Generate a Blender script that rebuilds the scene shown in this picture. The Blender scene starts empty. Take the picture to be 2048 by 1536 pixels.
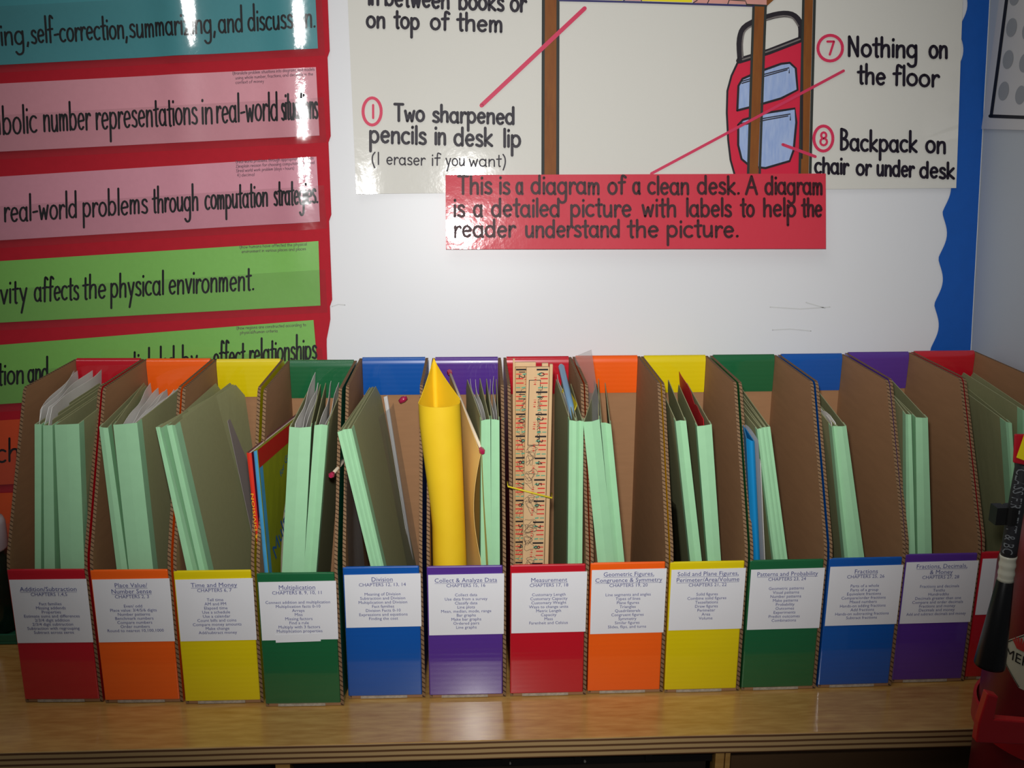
import bpy, bmesh, math, random
from mathutils import Vector, Matrix
random.seed(7)
SC = bpy.context.scene
COL = SC.collection

# ------------------------------------------------------------------ camera
F = 1950.0                                   # focal length in pixels of the 2048 px frame
CAM = Vector((0.43025, -1.05941, 0.54960))
_p, _y, _r = 0.2574059, 0.0442250, 0.0019561
_cp, _sp = math.cos(_p), math.sin(_p)
FWD = Vector((math.sin(_y) * _cp, math.cos(_y) * _cp, -_sp))
_rt = Vector((math.cos(_y), -math.sin(_y), 0)); _up = _rt.cross(FWD)
RT = _rt * math.cos(_r) + _up * math.sin(_r)
UP = -_rt * math.sin(_r) + _up * math.cos(_r)
cd = bpy.data.cameras.new('camera'); cam = bpy.data.objects.new('camera', cd); COL.objects.link(cam)
cd.sensor_width = 36.0; cd.lens = F / 2048 * 36.0; cd.clip_start = 0.01
m = Matrix((RT, UP, -FWD)).transposed().to_4x4(); m.translation = CAM
cam.matrix_world = m
SC.camera = cam

# ------------------------------------------------------------------ light
SC.view_settings.view_transform = 'Standard'; SC.view_settings.look = 'None'
SC.view_settings.gamma = 1.0; SC.view_settings.use_curve_mapping = False
SC.view_settings.exposure = 0.0
w = bpy.data.worlds.new('world'); SC.world = w; w.use_nodes = True
w.node_tree.nodes['Background'].inputs[0].default_value = (0.95, 0.97, 1.0, 1)
w.node_tree.nodes['Background'].inputs[1].default_value = 0.045

def lamp(name, kind, loc, target, energy, col=(1, 1, 1), **kw):
    ld = bpy.data.lights.new(name, kind); ld.energy = energy; ld.color = col
    for k, v in kw.items(): setattr(ld, k, v)
    o = bpy.data.objects.new(name, ld); COL.objects.link(o); o.location = loc
    o.rotation_euler = (Vector(target) - Vector(loc)).to_track_quat('-Z', 'Y').to_euler()
    return o
# the camera's own flash, just above the lens
lamp('camera_flash', 'SPOT', CAM + UP * 0.05 - RT * 0.01 + FWD * 0.02, CAM + FWD + UP * 0.14, 36, (1.0, 0.985, 0.96),
     shadow_soft_size=0.016, spot_size=math.radians(74), spot_blend=1.0)
# two fluorescent ceiling fixtures of the classroom
lamp('ceiling_light_near', 'AREA', (0.2, -0.75, 1.95), (0.3, -0.6, 0), 3.6, (1.0, 0.98, 0.93), shape='RECTANGLE', size=1.2, size_y=0.3)
lamp('ceiling_light_far', 'AREA', (-0.6, -1.7, 1.95), (-0.5, -1.5, 0), 3.6, (1.0, 0.98, 0.93), shape='RECTANGLE', size=1.2, size_y=0.3)

# ------------------------------------------------------------------ pixel rays -> points on real planes
def ray(px, py): return RT * ((px - 1024) / F) - UP * ((py - 768) / F) + FWD
def on_y(px, py, y):
    d = ray(px, py); return CAM + d * ((y - CAM.y) / d.y)
def on_z(px, py, z):
    d = ray(px, py); return CAM + d * ((z - CAM.z) / d.z)
def on_plane(px, py, p0, n):
    d = ray(px, py); return CAM + d * ((Vector(p0) - CAM).dot(n) / d.dot(n))

# ------------------------------------------------------------------ helpers
def lin(c):
    out = []
    for v in c:
        v = v / 255.0
        out.append(v / 12.92 if v <= 0.04045 else ((v + 0.055) / 1.055) ** 2.4)
    return tuple(out) + (1.0,)
MATS = {}; FILMS = set()
def mat(name, rgb, rough=0.5, spec=0.5, noise=None, bump=None, coat=0.0, metal=0.0, rgb2=None, stretch=(1, 1, 1)):
    """principled material; noise=(scale, amount) mottles the colour, bump=(scale, strength, distance)"""
    if name in MATS: return MATS[name]
    M = bpy.data.materials.new(name); M.use_nodes = True; nt = M.node_tree; N = nt.nodes; L = nt.links
    b = N['Principled BSDF']; b.inputs['Base Color'].default_value = lin(rgb)
    b.inputs['Roughness'].default_value = rough; b.inputs['Specular IOR Level'].default_value = spec
    b.inputs['Metallic'].default_value = metal
    if coat: b.inputs['Coat Weight'].default_value = coat; b.inputs['Coat Roughness'].default_value = 0.055; b.inputs['Coat IOR'].default_value = 1.7
    if noise or bump:
        tc = N.new('ShaderNodeTexCoord'); mp = N.new('ShaderNodeMapping'); mp.inputs['Scale'].default_value = stretch
        L.new(tc.outputs['Object'], mp.inputs['Vector'])
    if noise:
        n = N.new('ShaderNodeTexNoise'); n.inputs['Scale'].default_value = noise[0]; n.inputs['Detail'].default_value = 4
        L.new(mp.outputs[0], n.inputs['Vector'])
        mx = N.new('ShaderNodeMix'); mx.data_type = 'RGBA'
        a = noise[1]
        mx.inputs[6].default_value = lin(rgb2) if rgb2 else tuple(v * (1 - a) for v in lin(rgb)[:3]) + (1,)
        mx.inputs[7].default_value = lin(rgb) if rgb2 else tuple(min(1, v * (1 + a)) for v in lin(rgb)[:3]) + (1,)
        L.new(n.outputs[0], mx.inputs[0]); L.new(mx.outputs[2], b.inputs['Base Color'])
    if bump:
        n2 = N.new('ShaderNodeTexNoise'); n2.inputs['Scale'].default_value = bump[0]; n2.inputs['Detail'].default_value = 3
        L.new(mp.outputs[0], n2.inputs['Vector'])
        bp = N.new('ShaderNodeBump'); bp.inputs['Strength'].default_value = bump[1]; bp.inputs['Distance'].default_value = bump[2]
        L.new(n2.outputs[0], bp.inputs['Height']); L.new(bp.outputs[0], b.inputs['Normal'])
        if coat: L.new(bp.outputs[0], b.inputs['Coat Normal'])
    MATS[name] = M
    return M
def film(name, fac, rgb=(235, 238, 240), rough=0.1, milk=0.0, bump=(60, 0.25, 0.002), tint=(225, 225, 225)):
    """clear plastic film: mostly see-through, some sheen, a little milkiness"""
    if name in MATS: return MATS[name]
    FILMS.add(name)
    M = bpy.data.materials.new(name); M.use_nodes = True; nt = M.node_tree; N = nt.nodes; L = nt.links
    for n in list(N):
        if n.type == 'BSDF_PRINCIPLED': N.remove(n)
    out = [n for n in N if n.type == 'OUTPUT_MATERIAL'][0]
    t = N.new('ShaderNodeBsdfTransparent'); t.inputs[0].default_value = lin(rgb)
    g = N.new('ShaderNodeBsdfGlossy'); g.inputs['Roughness'].default_value = rough
    d = N.new('ShaderNodeBsdfDiffuse'); d.inputs[0].default_value = lin(tint)
    tc = N.new('ShaderNodeTexCoord'); n2 = N.new('ShaderNodeTexNoise'); n2.inputs['Scale'].default_value = bump[0]
    L.new(tc.outputs['Object'], n2.inputs['Vector'])
    bp = N.new('ShaderNodeBump'); bp.inputs['Strength'].default_value = bump[1]; bp.inputs['Distance'].default_value = bump[2]
    L.new(n2.outputs[0], bp.inputs['Height']); L.new(bp.outputs[0], g.inputs['Normal'])
    a = N.new('ShaderNodeMixShader'); a.inputs[0].default_value = milk
    L.new(t.outputs[0], a.inputs[1]); L.new(d.outputs[0], a.inputs[2])
    b = N.new('ShaderNodeMixShader'); b.inputs[0].default_value = fac
    L.new(a.outputs[0], b.inputs[1]); L.new(g.outputs[0], b.inputs[2]); L.new(b.outputs[0], out.inputs[0])
    MATS[name] = M
    return M

def tag(o, label, cat, group=None):
    o['label'] = label; o['category'] = cat
    if group: o['group'] = group
    return o
def struct(o): o['kind'] = 'structure'; return o
def empty(name, loc, rz=0.0):
    o = bpy.data.objects.new(name, None); COL.objects.link(o); o.location = loc; o.rotation_euler = (0, 0, rz)
    o.empty_display_size = 0.02
    return o
def link(name, me, mats, parent=None, smooth=False):
    o = bpy.data.objects.new(name, me); COL.objects.link(o)
    for mm in (mats if isinstance(mats, (list, tuple)) else [mats]): me.materials.append(mm)
    if parent: o.parent = parent
    if smooth:
        for p in me.polygons: p.use_smooth = True
    return o
class MB:
    """mesh builder: verts + faces + material indices, world or local coordinates"""
    def __init__(s): s.v = []; s.f = []; s.mi = []
    def add(s, vs, fs, mi=0):
        b = len(s.v); s.v += [tuple(x) for x in vs]
        for f in fs: s.f.append(tuple(b + i for i in f)); s.mi.append(mi)
    def box(s, lo, hi, mi=0):
        x0, y0, z0 = lo; x1, y1, z1 = hi
        s.add([(x0, y0, z0), (x1, y0, z0), (x1, y1, z0), (x0, y1, z0), (x0, y0, z1), (x1, y0, z1), (x1, y1, z1), (x0, y1, z1)],
              [(0, 3, 2, 1), (4, 5, 6, 7), (0, 1, 5, 4), (1, 2, 6, 5), (2, 3, 7, 6), (3, 0, 4, 7)], mi)
    def grid(s, fn, nu, nv, mi=0):
        vs = [fn(i / nu, j / nv) for i in range(nu + 1) for j in range(nv + 1)]
        k = nv + 1
        s.add(vs, [(i * k + j, (i + 1) * k + j, (i + 1) * k + j + 1, i * k + j + 1) for i in range(nu) for j in range(nv)], mi)
    def tube(s, pts, rad, n=10, cap=True, mi=0):
        pts = [Vector(p) for p in pts]; rs = rad if isinstance(rad, (list, tuple)) else [rad] * len(pts)
        vs = []; ref = None
        for i, p in enumerate(pts):
            t = (pts[min(i + 1, len(pts) - 1)] - pts[max(i - 1, 0)]).normalized()
            if ref is None: ref = Vector((0, 0, 1)) if abs(t.z) < 0.9 else Vector((1, 0, 0))
            a = (ref - t * ref.dot(t)).normalized(); c = t.cross(a); ref = a
            vs += [p + (a * math.cos(2 * math.pi * k / n) + c * math.sin(2 * math.pi * k / n)) * rs[i] for k in range(n)]
        fs = [(i * n + k, i * n + (k + 1) % n, (i + 1) * n + (k + 1) % n, (i + 1) * n + k) for i in range(len(pts) - 1) for k in range(n)]
        if cap: fs += [tuple(range(n))[::-1], tuple((len(pts) - 1) * n + k for k in range(n))]
        s.add(vs, fs, mi)
    def lathe(s, prof, n=32, c=(0, 0, 0), mi=0):
        vs = [(c[0] + r * math.cos(2 * math.pi * k / n), c[1] + r * math.sin(2 * math.pi * k / n), c[2] + z) for r, z in prof for k in range(n)]
        s.add(vs, [(i * n + k, i * n + (k + 1) % n, (i + 1) * n + (k + 1) % n, (i + 1) * n + k) for i in range(len(prof) - 1) for k in range(n)], mi)
    def prism(s, poly, x0, x1, mi_lo=0, mi_hi=0, mi_rim=0):
        """poly = (y, z) outline extruded along x"""
        n = len(poly)
        vs = [(x0, y, z) for y, z in poly] + [(x1, y, z) for y, z in poly]
        s.add(vs, [], 0); b = len(s.v) - 2 * n
        s.f.append(tuple(b + i for i in range(n))); s.mi.append(mi_lo)
        s.f.append(tuple(b + n + i for i in range(n))[::-1]); s.mi.append(mi_hi)
        for i in range(n):
            j = (i + 1) % n
            s.f.append((b + j, b + i, b + n + i, b + n + j)); s.mi.append(mi_rim)
    def build(s, name, mats, parent=None, smooth=False, solid=0.0, bevel=0.0, recalc=True, offset=0.0):
        me = bpy.data.meshes.new(name); me.from_pydata(s.v, [], s.f)
        for p, k in zip(me.polygons, s.mi): p.material_index = k
        if recalc:
            bm = bmesh.new(); bm.from_mesh(me); bmesh.ops.recalc_face_normals(bm, faces=bm.faces); bm.to_mesh(me); bm.free()
        o = link(name, me, mats, parent, smooth)
        if not isinstance(mats, (list, tuple)) and mats.name in FILMS: solid = 0
        if smooth and solid:
            cnt = {}
            for p in me.polygons:
                for e in p.edge_keys: cnt[e] = cnt.get(e, 0) + 1
            for e in me.edges: e.use_edge_sharp = cnt.get(e.key, 0) == 1
        if solid:
            md = o.modifiers.new('thickness', 'SOLIDIFY'); md.thickness = solid; md.offset = offset
        if bevel:
            md = o.modifiers.new('edges', 'BEVEL'); md.width = bevel; md.segments = 2; md.limit_method = 'ANGLE'
        return o
def lerp(a, b, t): return a + (b - a) * t
def quad_uv(q, u, v):
    """bilinear point; q = top-left, top-right, bottom-right, bottom-left"""
    a = (lerp(q[0][0], q[1][0], u), lerp(q[0][1], q[1][1], u)); b = (lerp(q[3][0], q[2][0], u), lerp(q[3][1], q[2][1], u))
    return (lerp(a[0], b[0], v), lerp(a[1], b[1], v))

# ------------------------------------------------------------------ hand lettering: pen strokes, x-height = 1
def arc(cx, cy, rx, ry, a0, a1, n=12):
    return [(cx + rx * math.cos(math.radians(lerp(a0, a1, i / n))), cy + ry * math.sin(math.radians(lerp(a0, a1, i / n)))) for i in range(n + 1)]
_bowl = arc(.38, .5, .36, .5, 35, 325)
G = {
 'a': ([_bowl, [(.74, 1), (.74, .1), (.82, 0)]], .9), 'b': ([[(.08, 'A'), (.08, 0)], arc(.42, .5, .36, .5, 150, -150)], .88),
 'c': ([arc(.4, .5, .38, .5, 50, 310)], .75), 'd': ([_bowl, [(.74, 'A'), (.74, 0)]], .9),
 'e': ([[(.05, .5), (.72, .56)] + arc(.4, .5, .34, .5, 10, 315)], .82),
 'f': ([[(.62, 'B'), (.45, 'A'), (.28, 'B'), (.24, 0)], [(0, 1), (.55, 1.05)]], .62),
 'g': ([_bowl, [(.74, 1), (.74, -.4), (.6, -.75), (.3, -.8), (.08, -.6)]], .9),
 'h': ([[(.08, 'A'), (.08, 0)], [(.08, .55), (.25, .9), (.5, .98), (.66, .8), (.68, 0)]], .82),
 'i': ([[(.1, 1), (.1, 0)], [(.1, 1.4), (.11, 1.48)]], .3), 'j': ([[(.3, 1), (.3, -.5), (.1, -.8)], [(.3, 1.4), (.31, 1.48)]], .45),
 'k': ([[(.08, 'A'), (.08, 0)], [(.66, 1), (.12, .45), (.7, 0)]], .8), 'l': ([[(.1, 'A'), (.1, 0)]], .3),
 'm': ([[(.08, 1), (.08, 0)], [(.08, .6), (.25, .95), (.42, .95), (.5, .7), (.5, 0)], [(.5, .6), (.67, .95), (.84, .95), (.94, .7), (.94, 0)]], 1.08),
 'n': ([[(.08, 1), (.08, 0)], [(.08, .55), (.25, .9), (.5, .98), (.66, .8), (.68, 0)]], .82),
 'o': ([arc(.4, .5, .37, .5, 90, 450, 16)], .85),
 'p': ([[(.08, 1), (.08, -.8)], arc(.42, .5, .36, .5, 150, -150)], .88), 'q': ([_bowl, [(.74, 1), (.74, -.8)]], .9),
 'r': ([[(.08, 1), (.08, 0)], [(.08, .55), (.25, .9), (.45, 1), (.56, .88)]], .6),
 's': ([[(.56, .85), (.4, 1), (.16, .95), (.1, .72), (.3, .54), (.52, .4), (.58, .15), (.38, 0), (.05, .1)]], .68),
 't': ([[(.26, 'T'), (.26, .12), (.4, 0)], [(0, 1), (.52, 1.05)]], .56),
 'u': ([[(.08, 1), (.1, .2), (.3, 0), (.52, .1), (.66, .4)], [(.68, 1), (.7, 0)]], .84),
 'v': ([[(.04, 1), (.34, 0), (.66, 1)]], .72), 'w': ([[(.04, 1), (.25, 0), (.5, .8), (.72, 0), (.94, 1)]], 1.0),
 'x': ([[(.06, 1), (.64, 0)], [(.62, 1), (.06, 0)]], .72), 'y': ([[(.06, 1), (.36, .1)], [(.68, 1), (.2, -.8)]], .76),
 'z': ([[(.06, 1), (.62, 1), (.06, 0), (.64, 0)]], .72),
 'A': ([[(.02, 0), (.42, 'A'), (.8, 0)], [(.16, .6), (.68, .6)]], .9), 'T': ([[(.42, 'A'), (.42, 0)], [(0, 'A'), (.85, 'A')]], .9),
 'N': ([[(.08, 0), (.08, 'A'), (.8, 0), (.8, 'A')]], .98),
 'B': ([[(.1, 'A'), (.1, 0)], [(.1, 'A'), (.5, 'B'), (.62, 1.4), (.45, 1.05), (.1, 1)], [(.1, 1), (.6, .85), (.72, .45), (.5, .08), (.1, 0)]], .85),
 '1': ([[(.2, 'A'), (.2, 0)]], .45), '2': ([[(.05, 1.4), (.3, 'B'), (.6, 1.4), (.05, 0), (.65, 0)]], .75),
 '3': ([[(.05, 'B'), (.4, 'A'), (.55, 1.4), (.25, 1), (.6, .6), (.4, 0), (.05, .15)]], .72), '4': ([[(.5, 0), (.5, 'A'), (.05, .6), (.7, .6)]], .8),
 '7': ([[(.05, 'A'), (.7, 'A'), (.3, 0)]], .8),
 '8': ([arc(.4, 1.4, .28, .42, -90, 270, 12), arc(.4, .48, .36, .5, 90, 450, 12)], .85),
 '.': ([[(.1, .02), (.13, .05)]], .3), ',': ([[(.16, .08), (.06, -.35)]], .3), '-': ([[(.06, .55), (.5, .6)]], .6),
 '(': ([[(.35, 'A'), (.12, 1.2), (.1, .4), (.32, -.5)]], .42), ')': ([[(.08, 'A'), (.3, 1.2), (.32, .4), (.1, -.5)]], .42),
 '/': ([[(.5, 'A'), (.05, -.1)]], .5), '=': ([[(.05, .4), (.55, .4)], [(.05, .8), (.55, .8)]], .65), ' ': ([], .5), "'": ([[(.1, 'A'), (.08, 1.4)]], .25),
}
def smooth_path(p, per=4):
    if len(p) < 3 or len(p) > 9: return p
    out = []
    for i in range(len(p) - 1):
        a = p[max(i - 1, 0)]; b = p[i]; c = p[i + 1]; d = p[min(i + 2, len(p) - 1)]
        for k in range(per):
            t = k / per
            out.append(tuple(0.5 * (2 * b[j] + (c[j] - a[j]) * t + (2 * a[j] - 5 * b[j] + 4 * c[j] - d[j]) * t * t + (3 * b[j] - a[j] - 3 * c[j] + d[j]) * t ** 3) for j in (0, 1)))
    return out + [p[-1]]
SHARP = set('kvwxzANT714')
def ribbon(mb, pts, wd, put, mi=0, caps=True):
    """flat pen stroke through 2-D points; put maps 2-D to 3-D"""
    n = len(pts); L = []; Rr = []
    for i, p in enumerate(pts):
        a = pts[max(i - 1, 0)]; b = pts[min(i + 1, n - 1)]
        dx, dy = b[0] - a[0], b[1] - a[1]; l = math.hypot(dx, dy) or 1e-9
        nx, ny = -dy / l * wd / 2, dx / l * wd / 2
        L.append(put(p[0] + nx, p[1] + ny)); Rr.append(put(p[0] - nx, p[1] - ny))
    mb.add(L + Rr, [(i, i + 1, n + i + 1, n + i) for i in range(n - 1)], mi)
    if caps:
        for p in ((pts[0], pts[-1]) if n > 2 else (pts[0], pts[-1])):
            mb.add([put(p[0] + wd / 2 * math.cos(k * math.pi / 4), p[1] + wd / 2 * math.sin(k * math.pi / 4)) for k in range(8)], [tuple(range(8))], mi)
def hand(mb, words, base, xh, asc, pen, put, jit=0.03, mi=0):
    """words: (text, px0, px1) along a baseline through base = ((x, y), (x, y)), all in photo pixels (y down)"""
    (bx0, by0), (bx1, by1) = base
    sl = (by1 - by0) / (bx1 - bx0)
    sub = {'A': asc, 'B': asc * .92, 'T': min(asc, 1.55 if asc < 1.8 else asc * .86)}
    for text, x0, x1 in words:
        if x1 - x0 > 3 * pen: x0, x1 = x0 + pen * .5, x1 - pen * .5
        tot = sum(G[c][1] for c in text) - .22; sx = (x1 - x0) / tot; cx = 0.0
        for ch in text:
            st, adv = G[ch]; jy = random.uniform(-jit, jit)
            for s in st:
                pts = [(px_ * .86, sub[py_] if isinstance(py_, str) else py_) for px_, py_ in s]
                if ch not in SHARP: pts = smooth_path(pts)
                elif len(pts) > 2:                      # keep corners: split into straight strokes
                    for a, b in zip(pts[:-1], pts[1:]):
                        q = [(x0 + (cx + t[0]) * sx, by0 + sl * (x0 + (cx + t[0]) * sx - bx0) - (t[1] + jy) * xh) for t in (a, b)]
                        ribbon(mb, q, pen, put, mi)
                    continue
                q = [(x0 + (cx + t[0]) * sx, by0 + sl * (x0 + (cx + t[0]) * sx - bx0) - (t[1] + jy) * xh) for t in pts]
                ribbon(mb, q, pen, put, mi)
            cx += adv

# printed lettering: built-in font turned into flat mesh
_fc = bpy.data.curves.new('lettering_source', 'FONT'); _fc.align_x = 'CENTER'; _fc.resolution_u = 2
_fo = bpy.data.objects.new('lettering_source', _fc); COL.objects.link(_fo)
def printed(mb, text, size, put, width=None, align='CENTER', mi=0):
    """adds text outlines to mb; put maps (x, y) metres to 3-D; returns (xmin, xmax)"""
    _fc.body = text; _fc.size = size; _fc.align_x = align
    dg = bpy.context.evaluated_depsgraph_get(); dg.update()
    me = bpy.data.meshes.new_from_object(_fo.evaluated_get(dg))
    xs = [v.co.x for v in me.vertices]
    if not xs: return (0, 0)
    k = 1.0 if not width else width / (max(xs) - min(xs))
    mb.add([put(v.co.x * k, v.co.y) for v in me.vertices], [tuple(p.vertices) for p in me.polygons], mi)
    r = (min(xs) * k, max(xs) * k); bpy.data.meshes.remove(me)
    return r

# ------------------------------------------------------------------ materials
def kraft_mat():
    return mat('kraft_board', (158, 118, 84), 0.85, 0.2, noise=(30, .10), bump=(90, .05, .001), stretch=(1, 1, 6))
KRAFT = kraft_mat()
def corrugated():
    M = bpy.data.materials.new('corrugated_edge'); M.use_nodes = True; nt = M.node_tree; N = nt.nodes; L = nt.links
    b = N['Principled BSDF']; b.inputs['Roughness'].default_value = .9; b.inputs['Specular IOR Level'].default_value = .1
    tc = N.new('ShaderNodeTexCoord'); sp = N.new('ShaderNodeSeparateXYZ'); L.new(tc.outputs['Object'], sp.inputs[0])
    a1 = N.new('ShaderNodeMath'); a1.operation = 'ADD'; L.new(sp.outputs['Y'], a1.inputs[0]); L.new(sp.outputs['Z'], a1.inputs[1])
    a0 = N.new('ShaderNodeMath'); a0.operation = 'MULTIPLY'; a0.inputs[1].default_value = 0.75; L.new(sp.outputs['X'], a0.inputs[0])
    a2 = N.new('ShaderNodeMath'); a2.operation = 'ADD'; L.new(a1.outputs[0], a2.inputs[0]); L.new(a0.outputs[0], a2.inputs[1])
    mu = N.new('ShaderNodeMath'); mu.operation = 'MULTIPLY'; mu.inputs[1].default_value = 2 * math.pi / .0052; L.new(a2.outputs[0], mu.inputs[0])
    s = N.new('ShaderNodeMath'); s.operation = 'SINE'; L.new(mu.outputs[0], s.inputs[0])
    r = N.new('ShaderNodeValToRGB'); r.color_ramp.elements[0].color = lin((134, 106, 80)); r.color_ramp.elements[1].color = lin((74, 54, 38))
    r.color_ramp.elements[0].position = .62; r.color_ramp.elements[1].position = .95
    mr = N.new('ShaderNodeMapRange'); mr.inputs[1].default_value = -1; mr.inputs[2].default_value = 1; L.new(s.outputs[0], mr.inputs[0])
    L.new(mr.outputs[0], r.inputs[0]); L.new(r.outputs[0], b.inputs['Base Color'])
    return M
CORR = corrugated()
def gloss(name, rgb):            # coated, faintly ribbed printed board
    M = mat(name, rgb, .3, .4, noise=(14, .05), coat=.7)
    nt = M.node_tree; N = nt.nodes; L = nt.links
    if not any(n.type == 'BUMP' for n in N):
        tc = N.new('ShaderNodeTexCoord'); wv = N.new('ShaderNodeTexWave'); wv.bands_direction = 'Z'; wv.inputs['Scale'].default_value = 60; wv.inputs['Distortion'].default_value = .4
        L.new(tc.outputs['Object'], wv.inputs['Vector'])
        bp = N.new('ShaderNodeBump'); bp.inputs['Strength'].default_value = .05; bp.inputs['Distance'].default_value = .001
        L.new(wv.outputs[0], bp.inputs['Height']); L.new(bp.outputs[0], N['Principled BSDF'].inputs['Normal'])
    return M
COLS = {'red': gloss('glossy_red_board', (190, 20, 38)), 'orange': gloss('glossy_orange_board', (247, 98, 20)),
        'yellow': gloss('glossy_yellow_board', (226, 203, 8)), 'green': gloss('glossy_green_board', (26, 98, 58)),
        'blue': gloss('glossy_blue_board', (14, 84, 168)), 'purple': gloss('glossy_purple_board', (86, 50, 142))}
WHITE = mat('white_paper', (226, 226, 230), .6, .3, noise=(40, .02))
SHEET = mat('white_sheet', (232, 230, 226), .7, .2, noise=(60, .05))
INKBLUE = mat('navy_print', (84, 88, 140), .7, .2)
BLACK = mat('black_marker', (20, 20, 24), .55, .3)
COVER = mat('olive_pressboard', (158, 160, 118), .62, .3, noise=(220, .06))
SPINE = mat('pale_green_cloth', (158, 208, 164), .7, .2, noise=(90, .06))
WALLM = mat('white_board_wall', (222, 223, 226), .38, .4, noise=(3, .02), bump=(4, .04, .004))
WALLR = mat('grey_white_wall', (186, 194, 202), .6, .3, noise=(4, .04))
CLEAR = film('clear_plastic', .07, milk=.06)
POCKET = film('pocket_film', .07, rgb=(251, 250, 250), rough=.09, milk=.008, bump=(60, .12, .002))
def wood(name, light, dark, sx=1.2, rough=.3, coat=.5):
    M = bpy.data.materials.new(name); M.use_nodes = True; nt = M.node_tree; N = nt.nodes; L = nt.links
    b = N['Principled BSDF']; b.inputs['Roughness'].default_value = rough; b.inputs['Coat Weight'].default_value = coat; b.inputs['Coat Roughness'].default_value = .17
    tc = N.new('ShaderNodeTexCoord'); mp = N.new('ShaderNodeMapping'); mp.inputs['Scale'].default_value = (sx, 7, 7)
    L.new(tc.outputs['Object'], mp.inputs[0])
    n0 = N.new('ShaderNodeTexNoise'); n0.inputs['Scale'].default_value = 1.6; n0.inputs['Detail'].default_value = 2; L.new(mp.outputs[0], n0.inputs['Vector'])
    rings = N.new('ShaderNodeMath'); rings.operation = 'MULTIPLY'; rings.inputs[1].default_value = 46; L.new(n0.outputs[0], rings.inputs[0])
    si = N.new('ShaderNodeMath'); si.operation = 'SINE'; L.new(rings.outputs[0], si.inputs[0])
    n1 = N.new('ShaderNodeTexNoise'); n1.inputs['Scale'].default_value = 30; n1.inputs['Detail'].default_value = 5; L.new(mp.outputs[0], n1.inputs['Vector'])
    n2 = N.new('ShaderNodeTexNoise'); n2.inputs['Scale'].default_value = 1.1; L.new(mp.outputs[0], n2.inputs['Vector'])
    a = N.new('ShaderNodeMath'); a.operation = 'MULTIPLY_ADD'; a.inputs[1].default_value = .05; L.new(si.outputs[0], a.inputs[0]); L.new(n1.outputs[0], a.inputs[2])
    a2 = N.new('ShaderNodeMath'); a2.operation = 'MULTIPLY_ADD'; a2.inputs[1].default_value = .6; L.new(n2.outputs[0], a2.inputs[0]); L.new(a.outputs[0], a2.inputs[2])
    r = N.new('ShaderNodeValToRGB'); r.color_ramp.elements[0].position = .5; r.color_ramp.elements[1].position = 1.05
    r.color_ramp.elements[0].color = lin(dark); r.color_ramp.elements[1].color = lin(light)
    L.new(a2.outputs[0], r.inputs[0]); L.new(r.outputs[0], b.inputs['Base Color'])
    return M
MAPLE = wood('varnished_maple', (208, 164, 94), (176, 126, 62), coat=1.0)
def ply_mat():
    M = bpy.data.materials.new('plywood_edge'); M.use_nodes = True; nt = M.node_tree; N = nt.nodes; L = nt.links
    b = N['Principled BSDF']; b.inputs['Roughness'].default_value = .5
    tc = N.new('ShaderNodeTexCoord'); sp = N.new('ShaderNodeSeparateXYZ'); L.new(tc.outputs['Object'], sp.inputs[0])
    nz = N.new('ShaderNodeTexNoise'); nz.inputs['Scale'].default_value = 9; L.new(tc.outputs['Object'], nz.inputs['Vector'])
    ad = N.new('ShaderNodeMath'); ad.operation = 'MULTIPLY_ADD'; ad.inputs[1].default_value = .0016; L.new(nz.outputs[0], ad.inputs[0]); L.new(sp.outputs['Z'], ad.inputs[2])
    mu = N.new('ShaderNodeMath'); mu.operation = 'MULTIPLY'; mu.inputs[1].default_value = 2 * math.pi / .0058; L.new(ad.outputs[0], mu.inputs[0])
    s = N.new('ShaderNodeMath'); s.operation = 'SINE'; L.new(mu.outputs[0], s.inputs[0])
    r = N.new('ShaderNodeValToRGB'); e = r.color_ramp.elements
    e[0].position = .15; e[0].color = lin((110, 74, 46)); e[1].position = .5; e[1].color = lin((206, 170, 118))
    mr = N.new('ShaderNodeMapRange'); mr.inputs[1].default_value = -1; mr.inputs[2].default_value = 1; L.new(s.outputs[0], mr.inputs[0])
    L.new(mr.outputs[0], r.inputs[0]); L.new(r.outputs[0], b.inputs['Base Color'])
    return M
PLY = ply_mat()

# ------------------------------------------------------------------ the setting
YW = 0.022                                   # face of the back wall at shelf height
TILT = math.tan(.10)                         # the upper wall leans back a little
WN = Vector((0, 1, -TILT)).normalized()
def on_wall(px, py, off=0.0): return on_plane(px, py, Vector((0, YW - off, 0)), WN)
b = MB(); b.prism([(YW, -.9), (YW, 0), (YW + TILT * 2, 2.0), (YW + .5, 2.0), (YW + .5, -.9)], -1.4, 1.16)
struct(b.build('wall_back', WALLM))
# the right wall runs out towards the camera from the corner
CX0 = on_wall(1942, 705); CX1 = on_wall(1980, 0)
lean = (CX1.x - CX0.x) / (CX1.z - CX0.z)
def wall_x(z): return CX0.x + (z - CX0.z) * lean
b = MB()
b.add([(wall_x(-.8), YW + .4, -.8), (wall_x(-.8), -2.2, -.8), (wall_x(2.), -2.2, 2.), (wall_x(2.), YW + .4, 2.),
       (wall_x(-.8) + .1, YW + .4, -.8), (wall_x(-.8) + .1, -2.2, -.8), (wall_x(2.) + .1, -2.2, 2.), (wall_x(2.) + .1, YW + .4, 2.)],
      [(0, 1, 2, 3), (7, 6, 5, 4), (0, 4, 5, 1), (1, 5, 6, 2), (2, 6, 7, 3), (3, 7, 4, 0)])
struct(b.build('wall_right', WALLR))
b = MB(); b.box((-1.4, -2.4, -.9), (1.16, YW, -.8))
struct(b.build('floor', mat('grey_floor', (120, 112, 104), .6, .3, noise=(8, .1))))
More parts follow.
